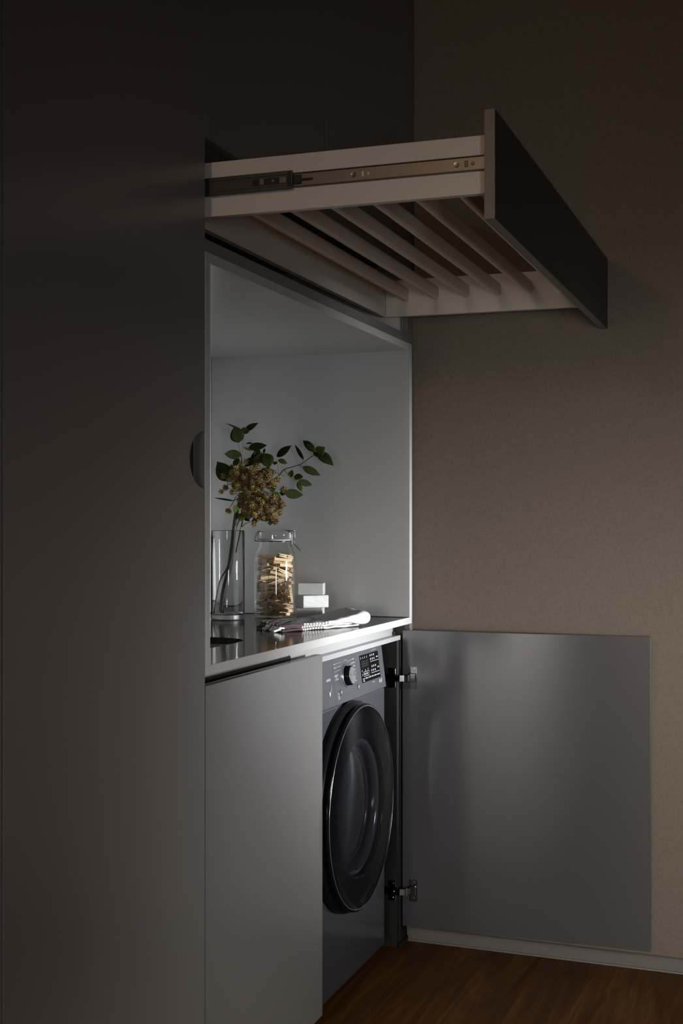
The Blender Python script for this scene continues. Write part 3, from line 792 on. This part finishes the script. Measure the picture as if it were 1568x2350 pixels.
tube(bm, [J(0.030, -0.013, 0.2470), J(0.059, -0.013, 0.2462)], 0.0011, 6); tube(bm, [J(0.030, 0.013, 0.2470), J(0.059, 0.013, 0.2462)], 0.0011, 6)
tube(bm, [J(0.0475, -0.012, 0.204), J(0.0475, 0.012, 0.204)], 0.0016, 6)
link('wire_bail', bm, 'wire', jr, smooth=True)
bm = bmesh.new()                                  # lever of the clip
for f in (-0.009, 0.009):
    tube(bm, smooth_path([J(0.055, f, 0.246), J(0.0560, f, 0.228), J(0.0535, f, 0.212), J(0.0590, f, 0.204), J(0.0685, f, 0.194), J(0.0775, f * .6, 0.189)], 5), 0.0012, 6)
tube(bm, [J(0.0775, -0.006, 0.189), J(0.0775, 0.006, 0.189)], 0.0012, 6); tube(bm, [J(0.0535, -0.010, 0.212), J(0.0535, 0.010, 0.212)], 0.0020, 8)
tube(bm, [J(0.0560, -0.010, 0.226), J(0.0560, 0.010, 0.226)], 0.0018, 8)
link('clip_lever', bm, 'wire', jr, smooth=True)

# --- clothes pegs in the jar: x, y, height, yaw, tilt, roll of each
PEGS = [(0.023,0.0053,0.0043,2.684,0.003097,1.582),(-0.0196,-0.0307,0.0045,2.67,-0.008692,1.594),(0.0096,0.0293,0.0048,2.929,0.005411,1.668),(-0.0054,-0.0027,0.0054,1.951,0.04164,1.587),(-0.022,0.0058,0.0053,1.984,0.009578,1.756),(0.0314,-0.0044,0.0162,2.104,-0.4056,-0.4154),(0.0106,-0.004,0.0123,2.4,-0.2306,1.526),(-0.0314,-0.0055,0.015,2.275,0.03224,-0.267),(-0.0016,-0.0241,0.0158,2.253,-0.1356,1.542),(0.0315,0.023,0.0148,2.305,-0.1795,1.56),(-0.0178,0.0244,0.0161,1.45,0.1084,-0.01626),(0.013,-0.024,0.0171,2.309,-0.2234,-0.05558),(-0.0284,-0.0259,0.0185,2.376,-0.1649,-0.3448),(0.0161,-0.004,0.0259,2.323,-0.1691,0.09486),(-0.0096,-0.0307,0.0269,2.227,-0.1365,0.05522),(-0.0095,0.0308,0.0271,0.734,0.05815,1.258),(0.0404,-0.0061,0.0321,1.386,0.179,-0.09013),(0.0025,0.0277,0.0365,1.957,-1.391,1.733),(-0.0328,-0.0168,0.0364,2.011,-0.3798,1.767),(0.0108,-0.0252,0.0289,2.07,-0.1996,0.1695),(0.0284,0.022,0.037,2.096,0.2671,-0.3817),(-0.0106,-0.0126,0.0352,2.049,0.2002,-0.2658),(-0.0115,0.0251,0.0389,2.019,0.1448,0.001924),(0.0138,-0.0047,0.0371,1.954,-0.1344,0.1102),(-0.0237,0.0136,0.0403,1.948,0.3509,1.213),(0.0268,0.0033,0.0459,2.017,0.06265,0.3172),(0.0217,-0.0178,0.048,1.963,-0.07705,-0.2225),(-0.0127,-0.0228,0.0489,0.7028,-0.1013,1.586),(-0.023,0.0306,0.0502,0.5759,0.09885,-0.1134),(0.0114,-0.035,0.052,0.6004,-0.3809,1.488),(-0.0237,-0.0037,0.0578,0.7701,-0.2615,0.0104),(0.0022,-0.0256,0.0568,0.7075,-0.1654,1.652),(-0.0297,0.0108,0.0554,0.642,0.1461,-0.1336),(0.0282,0.0071,0.0581,2.471,0.06205,1.517),(0.0237,0.0315,0.0538,2.458,0.008191,0.1104),(-0.0284,0.0055,0.0676,1.463,0.1694,1.324),(-0.0059,-0.0125,0.0643,0.5025,-0.2531,-0.2022),(0.0004,-0.027,0.0673,0.4248,-0.1618,1.353),(-0.0038,0.0251,0.0678,2.111,-0.1256,1.499),(0.0208,0.0069,0.0681,2.068,-0.02679,0.03835),(0.0283,0.0124,0.0775,1.99,0.5148,0.03892),(0.0189,-0.0407,0.0605,1.869,-1.446,1.843),(-0.0153,0.0217,0.0771,1.893,-0.1926,-0.2996),(-0.0025,-0.025,0.0787,1.745,-0.1717,1.549),(-0.0197,-0.0215,0.0805,1.762,-0.109,0.1353),(0.0398,0.0083,0.0696,1.781,0.06142,0.2362),(-0.0361,-0.0067,0.0799,1.621,0.02318,1.331),(0.0071,0.0217,0.0795,1.514,0.04701,1.577),(0.0194,0.0207,0.0864,1.4,0.1523,1.636),(0.0048,-0.0263,0.0885,0.3848,0.07197,1.474),(-0.0183,0.016,0.0912,2.367,0.1818,1.646),(0.0028,0.0291,0.0937,2.213,0.2467,-0.0687),(-0.0363,-0.0168,0.0948,2.134,0.2971,0.04514),(0.0283,0.0251,0.0958,2.163,0.1299,1.512),(0.0294,-0.0313,0.095,0.7829,-0.065,-0.02124),(0.0083,-0.0304,0.0994,0.8589,0.07128,0.1012),(-0.019,-0.0139,0.0984,2.429,0.116,0.05006),(-0.0197,0.0177,0.1027,2.186,0.1758,1.023),(0.0004,0.0117,0.1048,2.111,0.1332,-0.04447),(0.0212,0.0233,0.1059,2.156,0.2089,1.499),(-0.0318,0.0026,0.1085,2.078,0.118,1.846),(0.0147,-0.0213,0.1105,3.109,-0.08747,0.2985),(0.0147,0.0195,0.1154,2.289,0.2204,-0.1812),(-0.0116,0.0233,0.1137,2.152,0.18,1.772),(-0.0281,-0.0243,0.1176,2.02,-0.2686,1.704),(-0.0254,0.0078,0.1186,1.853,0.3637,1.225),(0.0248,0.0322,0.1175,2.497,-0.3289,-0.04734),(0.0214,-0.0186,0.1218,0.4455,0.1087,1.729),(-0.0121,-0.0347,0.1225,2.59,-0.3747,-0.04023),(-0.0021,0.021,0.1248,1.985,0.2189,-0.02113),(0.0284,0.0189,0.1285,2.302,-0.1928,1.238),(-0.0151,0.0068,0.1321,2.283,0.2679,-0.04753),(0.0265,-0.0235,0.1307,1.076,-0.09324,1.596),(0.0169,-0.016,0.1356,1.066,-0.07774,0.09103),(-0.0316,0.0239,0.1378,1.026,0.2915,1.509),(-0.0308,0.0047,0.1405,1.033,-0.2066,-0.01344),(0.0104,0.0282,0.1438,2.807,0.2461,0.1053),(-0.0151,-0.0385,0.1416,2.765,-0.101,1.731),(-0.0006,-0.0219,0.144,2.64,0.1379,1.518),(0.0196,-0.0066,0.1474,2.63,0.1582,1.326),(0.0226,0.0052,0.1496,2.556,0.2159,-0.2938),(-0.0191,-0.0264,0.1515,2.518,0.03167,0.5669),(0.0063,-0.0131,0.1513,2.602,0.1301,-0.205),(0.0194,0.0381,0.1439,2.65,-0.1738,0.08376),(-0.0055,0.0252,0.1543,1.759,0.1062,0.1034),(-0.0287,0.0133,0.1549,1.798,-0.04514,-0.1374),(-0.025,0.0035,0.0943,2.443,-0.03305,0.05818),(0.0049,-0.0267,0.1545,2.569,0.153,1.483),(0.0409,0.0108,0.1506,1.165,1.189,2.55),(0.0141,0.0205,0.1605,1.799,-0.00235,2.718),(-0.0116,0.0155,0.1647,1.745,-0.0986,0.274),(-0.0259,-0.0324,0.159,2.442,-0.102,1.534),(0.0163,-0.0162,0.1651,0.1884,-0.04395,1.145),(-0.0086,-0.0359,0.1679,2.653,-0.1841,3.133),(0.0349,-0.0299,0.1484,0.6394,1.352,1.489),(-0.0319,0.0113,0.1669,1.557,-0.1072,1.094)]
peg = thing('clothes_peg', 'wooden clothes peg with a wire spring, jumbled inside the glass jar', 'clothes peg', (0, 0, 0), 'wooden clothes pegs in the jar')
for s in (1, -1):
    bm = bmesh.new()
    prof = [(-0.026, 0.0012), (-0.024, 0.0006), (-0.006, 0.0006), (-0.003, 0.0014), (0.000, 0.0006), (0.004, 0.0002), (0.026, 0.0014), (0.026, 0.0036),
            (0.006, 0.0047), (-0.004, 0.0047), (-0.022, 0.0040), (-0.026, 0.0030)]
    prism(bm, [(x, z * s) for x, z in prof], 'y', -0.0040, 0.0040)
    link('half', bm, 'peg_wood', peg)
bm = bmesh.new()
for k in (-1, 1):
    tube(bm, [(-0.003 + 0.0024 * math.cos(t), k * 0.0043, 0.0024 * math.sin(t)) for t in [2 * PI * i / 8 for i in range(9)]], 0.0005, 4, False)
tube(bm, [(-0.003, -0.0044, 0.0024), (-0.003, 0.0044, 0.0024)], 0.0005, 4); tube(bm, [(0.004, -0.0043, 0.0045), (0.004, 0.0043, 0.0045)], 0.0005, 4)
tube(bm, [(0.004, -0.0043, -0.0045), (0.004, 0.0043, -0.0045)], 0.0005, 4)
link('spring', bm, 'wire', peg)
kids = list(peg.children)
for i, (x, y, z, yw, tl, rl) in enumerate(PEGS):
    if i == 0: p = peg
    else:
        p = peg.copy(); C.objects.link(p)
        for k in kids:
            c = k.copy(); C.objects.link(c); c.parent = p
    p.location = JP + Vector((x, y, z + 0.0062))
    R = Matrix.Rotation(yw, 3, 'Z') @ Matrix.Rotation(tl, 3, 'Y') @ Matrix.Rotation(rl, 3, 'X')
    p.rotation_euler = R.to_euler()

# --- stack of three soap blocks
def soap(z, h, L, D, yaw, off, label):
    bm = bmesh.new(); bx(bm, -L / 2, L / 2, -D / 2, D / 2, 0, h, 0.0022, 2)
    bmesh.ops.subdivide_edges(bm, edges=[e for e in bm.edges if e.calc_length() > 0.02], cuts=3, use_grid_fill=True)
    rnd = random.Random(int(z * 1000))
    for v in bm.verts: v.co += Vector((rnd.uniform(-1, 1), rnd.uniform(-1, 1), 0)) * 0.00012
    o = link('soap_block', bm, 'soap')
    o.location = SP + FW * off[1] + RT * off[0] + Vector((0, 0, z))
    o.rotation_euler = (0, 0, yaw)
    return tag(o, label, 'soap', 'soap blocks stacked beside the jar')


SP = Vector((1.172, 0.232, TOP))
A0 = YAW - PI / 2                                     # block length across the view
soap(0.0003, 0.034, 0.074, 0.052, A0 - math.radians(6), (-0.004, 0.0), 'bottom white soap block of the stack, half hidden by the towel')
soap(0.0346, 0.0345, 0.078, 0.056, A0 + math.radians(26), (0.0, -0.004), 'middle white soap block of the stack, turned at an angle and brightest')
soap(0.0694, 0.033, 0.072, 0.050, A0 - math.radians(5), (-0.001, 0.004), 'top white soap block of the stack beside the glass jar')

# --- folded striped towel
TA = CAM + FW * 3.20 + RT * (-0.146); TA.z = TOP
e1 = (RT * 0.215 + FW * 0.215); e1l = e1.length; e1 = e1.normalized()
e2 = (RT * -0.058 + FW * 0.158); e2l = e2.length; e2 = e2.normalized()
tw = thing('towel', 'folded white linen towel with dark stripes and knotted fringe, in front of the soap', 'towel', TA + e1 * 0.14 + e2 * 0.08)
def fold_layer(name, a0, a1, t0, t1, lo, hi, seed, wave):
    """one padded fold of the cloth: a rounded slab with wavy selvedges; lo and hi give its under and upper height along its length"""
    bm = bmesh.new(); uvl = bm.loops.layers.uv.new('UVMap'); NA, NT = 46, 26; rnd = random.Random(seed)
    ph = [rnd.uniform(0, 6.28) for _ in range(8)]
    def pt(i, j, side):
        u, v = i / NA, j / NT
        a = a0 + (a1 - a0) * (0.5 - 0.5 * math.cos(u * PI)) ; t = t0 + (t1 - t0) * (0.5 - 0.5 * math.cos(v * PI))
        ea = min(u, 1 - u) * 2; et = min(v, 1 - v) * 2
        f = (1 - (1 - min(1, ea / .5)) ** 2.4) * (1 - (1 - min(1, et / .5)) ** 2.4)
        f = max(0.0, f) ** 0.5
        l, h = lo(u), hi(u); mid = (l + h) / 2; hh = (h - l) / 2
        n = 0.0011 * math.sin(a * 75 + ph[0]) * math.sin(t * 60 + ph[1]) + 0.0008 * math.sin(a * 150 + t * 90 + ph[2])
        z = mid + side * hh * f + n * (1 if side > 0 else 0.3) * f
        e = wave * (0.5 - v) * 2 * (math.sin(a * 62 + ph[3]) + 0.6 * math.sin(a * 131 + ph[4])) * (1 - f)
        g = wave * (0.5 - u) * 2 * math.sin(t * 70 + ph[5]) * (1 - f)
        z += 0.8 * wave * math.sin(a * 88 + t * 50 + ph[6]) * (1 - f)
        return TA + e1 * (a + g) + e2 * (t + e) + Vector((0, 0, max(z, 0.0006)))
    up = [[bm.verts.new(pt(i, j, 1)) for j in range(NT + 1)] for i in range(NA + 1)]
    dn = [[up[i][j] if i in (0, NA) or j in (0, NT) else bm.verts.new(pt(i, j, -1)) for j in range(NT + 1)] for i in range(NA + 1)]
    for G in (up, dn):
        for i in range(NA):
            for j in range(NT):
                q = ((i, j), (i + 1, j), (i + 1, j + 1), (i, j + 1)); fc = bm.faces.new([G[x][y] for x, y in q])
                for lp, (x, y) in zip(fc.loops, q): lp[uvl].uv = (x / NA, y / NT)
    return link(name, bm, 'linen', tw, smooth=True)


rnd = random.Random(5); sm = lambda x: max(0, min(1, x)) ** 2 * (3 - 2 * max(0, min(1, x)))
fold_layer('cloth_fold', 0.004, 0.272, 0.000, e2l * 1.00, lambda u: 0.0004, lambda u: 0.0072, 1, 0.0036)
fold_layer('cloth_fold', 0.010, 0.258, 0.007, e2l * 0.97, lambda u: 0.0062, lambda u: 0.0135, 2, 0.0034)
fold_layer('cloth_fold', -0.002, 0.312, -0.003, e2l * 1.02, lambda u: 0.0120 - 0.0095 * sm((u - .62) / .22), lambda u: 0.0195 + 0.0205 * sm((u - .45) / .45), 3, 0.0026)
M['yarn'] = mat('white_yarn', (0.74, 0.73, 0.72), 0.9, bump=(400, 0.5, ONE)); M['dark_yarn'] = mat('dark_yarn', (0.09, 0.06, 0.06), 0.9, bump=(400, 0.5, ONE))
for k in range(13):
    t = 0.04 + k * 0.077
    p0 = TA + e1 * 0.010 + e2 * (t * e2l) + Vector((0, 0, 0.0095)); 
    pts = [p0, p0 - e1 * 0.010 + e2 * rnd.uniform(-.004, .004) + Vector((0, 0, 0.001)), p0 - e1 * rnd.uniform(.017, .022) + e2 * rnd.uniform(-.006, .006) + Vector((0, 0, -0.0035)),
           p0 - e1 * rnd.uniform(.024, .034) + e2 * rnd.uniform(-.010, .010) + Vector((0, 0, -0.0065))]
    bm = bmesh.new(); sp = smooth_path(pts, 4); n = len(sp)
    tube(bm, sp, [0.0022 + 0.0022 * math.exp(-((i - n * 0.45) / 1.4) ** 2) + (0.0006 if i > n * .6 else 0) for i in range(n)], 8)
    link('fringe_tassel', bm, 'dark_yarn' if k in (9, 10, 11, 12) or k == 5 else 'yarn', tw, smooth=True)

# --- flowering branch in the vase: points are (across, up, into the room) in metres from the vase foot
def V(x, y, d=0.0):
    """photograph-scale layout of the branch: 1 unit = 1.217 mm across and up, measured from the vase foot at (523, 1421)"""
    k = 0.001217
    return VP + RT * ((x - 523) * k) + Vector((0, 0, (1421 - y) * k)) + FW * d


br = thing('flowering_branch', 'flowering branch with dried yellow-brown flower heads and dark green leaves in the vase', 'branch', VP + Vector((0, 0, 0.016)))
lb = thing('leafy_branch', 'thin leafy twig with bare lower stem, reaching right out of the vase', 'branch', VP + Vector((0, 0, 0.0161)))


def stemmesh(name, pts, r0, r1, m, parent, seg=10):
    bm = bmesh.new(); sp = smooth_path([V(*p) for p in pts], 6); n = len(sp)
    tube(bm, sp, [r0 + (r1 - r0) * i / (n - 1) for i in range(n)], seg)
    return link(name, bm, m, parent, smooth=True)


stemmesh('main_stem', [(508, 1407, -.006), (514, 1360, -.004), (526, 1310, 0), (534, 1255, 0), (538, 1210, .004), (543, 1175, .006), (556, 1140, .01), (575, 1110, .012)], 0.0074, 0.0050, 'bark', br, 14)
stemmesh('twig', [(543, 1270, -.02), (552, 1225, -.018), (558, 1195, -.012), (566, 1165, -.006), (580, 1135, .0)], 0.0018, 0.0026, 'stem', br)
for pts in ([(556, 1210, -.016), (565, 1202, -.02), (578, 1197, -.022)], [(560, 1150, 0), (549, 1140, -.01), (540, 1128, -.016), (528, 1122, -.02)],
            [(543, 1140, -.008), (535, 1155, -.012), (528, 1166, -.014)], [(552, 1142, -.004), (545, 1147, -.01), (537, 1148, -.014)],
            [(575, 1110, .012), (562, 1085, .004), (556, 1060, .0), (557, 1030, 0), (559, 998, .002)], [(588, 1090, .01), (583, 1075, .01), (571, 1065, .012)],
            [(575, 1110, .012), (600, 1085, .01), (606, 1070, .01), (604, 1045, .012)], [(600, 1085, .01), (625, 1082, .0), (640, 1088, -.004), (655, 1093, -.006)],
            [(570, 1120, .01), (600, 1125, .0), (622, 1132, -.004), (644, 1131, -.008)], [(565, 1130, .01), (585, 1160, -.02), (610, 1165, -.03)],
            [(575, 1110, .012), (620, 1120, -.02), (640, 1140, -.03)], [(556, 1060, 0), (549, 1025, .002), (546, 1018, .0)], [(557, 1046, 0), (550, 1045, 0), (541, 1044, 0)],
            [(559, 1026, 0), (570, 1028, 0), (574, 1027, 0)], [(530, 1110, .0), (524, 1112, .0), (520, 1100, .0)], [(570, 1120, .01), (545, 1115, .0), (528, 1103, .0)]):
    stemmesh('twig', pts, 0.0013, 0.0008, 'stem', br, 6)
# the leafy twig: bare foot in the vase, then the long branch to the right
stemmesh('main_stem', [(493, 1407, -.012), (496, 1385, -.012), (502, 1352, -.010), (508, 1330, -.008), (521, 1308, .008), (532, 1270, .014), (541, 1215, .020), (558, 1175, .026), (600, 1120, .03), (630, 1098, .02), (640, 1091, .016), (651, 1078, .014),
                       (668, 1072, .012), (690, 1065, .010), (706, 1054, .010), (722, 1043, .010)], 0.0027, 0.0011, 'bark', lb, 8)
for pts in ([(652, 1078, .014), (668, 1096, .006), (684, 1107, 0), (690, 1118, -.006), (693, 1127, -.01)], [(640, 1091, .016), (637, 1068, .014), (635, 1056, .012)],
            [(686, 1067, .01), (694, 1070, .006), (697, 1072, .004)], [(695, 1060, .01), (697, 1053, .012), (698, 1046, .016)], [(635, 1058, .012), (640, 1055, .012)]):
    stemmesh('twig', pts, 0.0010, 0.0007, 'stem', lb, 6)


def leaf(b, t, wd, parent, m='leaf', d0=0.0, d1=0.0, fold=0.25, curl=0.10, roll=0.0):
    """leaf from its base b to its tip t (branch layout units); wd is its greatest width"""
    P, Q = V(b[0], b[1], d0), V(t[0], t[1], d1)
    ax = Q - P; ln = ax.length; ax.normalize()
    nrm = (-FW + Vector((0, 0, 0.25))).normalized(); wv = ax.cross(nrm).normalized(); nrm = wv.cross(ax).normalized()
    wv = (Matrix.Rotation(roll, 3, ax) @ wv); nrm = (Matrix.Rotation(roll, 3, ax) @ nrm)
    hw = wd * 0.001217 / 2 * 1.24; bm = bmesh.new(); rows = []
    key = [(0, .03), (.05, .30), (.15, .68), (.28, .94), (.42, 1.0), (.56, .94), (.70, .74), (.81, .48), (.89, .25), (.95, .09), (1.0, .0)]
    prof = [(q.x, max(0.0, q.y)) for q in smooth_path([(a, b, 0) for a, b in key], 3)]
    for i, (s, w_) in enumerate(prof):
        c = P + ax * (ln * s) + nrm * (curl * ln * math.sin(s * PI))
        serr = 1 + 0.022 * math.sin(i * 2.1) * (w_ > .2)
        h = hw * w_ * serr
        rows.append([bm.verts.new(c + wv * (h * f) + nrm * (abs(f) * h * fold)) for f in (-1, -.5, 0, .5, 1)])
    for A, B in zip(rows, rows[1:]):
        for k in range(4): bm.faces.new((A[k], A[k + 1], B[k + 1], B[k]))
    bmesh.ops.remove_doubles(bm, verts=bm.verts, dist=1e-6)
    o = link('leaf', bm, m, parent, smooth=True)
    md = o.modifiers.new('thickness', 'SOLIDIFY'); md.thickness = 0.0004
    return o


def CR(x, y): return (430 + x / 4.238, 940 + y / 4.238)


rl = random.Random(11)
LEAVES = [  # base, tip, width in the close-up's units, which branch, tone
    ((545, 205), (372, 130), 14, br, 0), ((556, 205), (698, 127), 46, br, 0), ((508, 326), (465, 165), 112, br, 0), ((545, 242), (592, 178), 62, br, 0),
    ((532, 442), (366, 438), 74, br, 0), ((600, 372), (788, 352), 62, br, 0), ((552, 372), (634, 402), 16, br, 1), ((640, 330), (566, 330), 16, br, 0),
    ((868, 456), (1016, 345), 66, lb, 0), ((880, 490), (974, 520), 42, lb, 0), ((1130, 484), (1040, 327), 30, lb, 0), ((1244, 410), (1122, 290), 60, lb, 0),
    ((1268, 420), (1428, 550), 84, lb, 0), ((1262, 430), (1345, 362), 84, lb, 1), ((1232, 405), (1278, 468), 34, lb, 0), ((1120, 556), (1300, 640), 62, lb, 0),
    ((1000, 655), (1026, 584), 44, lb, 1), ((1036, 652), (1132, 655), 54, lb, 1), ((1078, 692), (1218, 732), 54, lb, 0), ((1075, 702), (1118, 804), 40, lb, 1),
    ((950, 815), (1135, 830), 76, br, 0), ((905, 812), (968, 806), 46, br, 0), ((826, 822), (918, 878), 74, br, 1), ((412, 695), (288, 500), 128, br, 0), ((420, 690), (420, 520), 60, br, 0),
    ((742, 425), (606, 545), 104, br, 0), ((755, 425), (800, 580), 112, br, 0), ((690, 375), (640, 470), 40, br, 0), ((700, 440), (690, 375), 34, br, 0), ((740, 425), (753, 368), 20, br, 0),
    ((452, 545), (520, 478), 50, br, 0), ((640, 470), (560, 560), 60, br, 0), ((458, 888), (240, 854), 15, br, 0), ((490, 1005), (462, 928), 50, br, 1),
    ((548, 1085), (505, 1005), 54, br, 1), ((560, 1035), (606, 1088), 48, br, 0), ((745, 612), (820, 570), 52, br, 0), ((690, 640), (640, 590), 54, br, 0),
    ((895, 900), (955, 945), 40, br, 0), ((780, 930), (740, 1000), 60, br, 0), ((820, 770), (870, 740), 50, br, 0), ((620, 830), (560, 790), 60, br, 0), ((860, 505), (850, 540), 40, br, 0)]
for i, (b, t, wd, par, tone) in enumerate(LEAVES):
    B, T = CR(*b), CR(*t)
    base_d = 0.012 if par is lb else rl.uniform(-0.02, 0.025)
    leaf(B, T, wd / 4.238, par, 'leaf_light' if tone else 'leaf', base_d, base_d + rl.uniform(-0.022, 0.022), rl.uniform(0.05, 0.3), rl.uniform(-0.06, 0.12), rl.uniform(-0.3, 0.3))

# flower heads: small spiky balls of dried petals, one mesh shared by each of three kinds
def floret_mesh(seed):
    rnd = random.Random(seed); bm = bmesh.new()
    bmesh.ops.create_icosphere(bm, subdivisions=1, radius=0.0056)
    for k in range(46):
        zc = 1 - 2 * (k + 0.5) / 46; a = k * 2.39996 + rnd.uniform(-.2, .2); rr = math.sqrt(1 - zc * zc)
        d = Vector((rr * math.cos(a), rr * math.sin(a), zc)); u = d.orthogonal().normalized(); u.rotate(Matrix.Rotation(rnd.uniform(0, 6.28), 3, d)); v = d.cross(u)
        L = rnd.uniform(0.0088, 0.0122); w_ = rnd.uniform(0.0011, 0.0017); s = u * rnd.uniform(-.0015, .0015)
        q = [d * 0.003, d * (L * .65) + u * w_ + s, d * L + s * 1.8, d * (L * .65) - u * w_ + s]
        bm.faces.new([bm.verts.new(p) for p in q]); 
        q = [d * 0.003, d * (L * .6) + v * w_ * .8, d * (L * .92), d * (L * .6) - v * w_ * .8]
        bm.faces.new([bm.verts.new(p) for p in q])
    me = bpy.data.meshes.new('flower_head'); bm.to_mesh(me); bm.free(); me.materials.append(M['floret'])
    return me


FM = [floret_mesh(s) for s in (1, 2, 3)]
spots = [(355, 650, -.01), (335, 800, -.02), (375, 762, -.01), (452, 805, -.03), (408, 990, -.02), (655, 1115, -.028), (935, 925, -.03), (575, 508, .0), (862, 1088, -.03), (815, 1095, -.02), (940, 778, -.02)]
rf = random.Random(21); tries = 0
while len(spots) < 165 and tries < 9000:
    tries += 1
    cx, cy, rx, ry, rz = rf.choice(((650, 690, 245, 155, .045), (730, 960, 205, 138, .05), (500, 600, 80, 85, .03), (600, 880, 120, 90, .03)))
    u, v_, w_ = rf.gauss(0, 1), rf.gauss(0, 1), -abs(rf.gauss(0, 1)); n = math.sqrt(u * u + v_ * v_ + w_ * w_); q = rf.uniform(.3, 1.0) ** .6
    x, y, d = cx + rx * q * u / n, cy + ry * q * v_ / n, rz * q * w_ / n + 0.004
    if all((x - a) ** 2 + (y - b) ** 2 + ((d - c) * 3480) ** 2 > 41 ** 2 for a, b, c in spots): spots.append((x, y, d))
for i, (x, y, d) in enumerate(spots):
    o = bpy.data.objects.new('flower_head', FM[i % 3]); C.objects.link(o); o.parent = br
    X, Y = CR(x, y); o.location = V(X, Y, d) - br.location
    o.rotation_euler = (rf.uniform(0, 6), rf.uniform(0, 6), rf.uniform(0, 6)); s = rf.uniform(.85, 1.12); o.scale = (s, s, s)
    # its stalk back to the middle of the cluster
    if i % 3 == 0:
        stemmesh('stalk', [(X, Y, d + .004), ((X + 588) / 2, (Y + 1120) / 2, d / 2 + .006), (585, 1125, .012)], 0.0007, 0.0009, 'bark', br, 5)
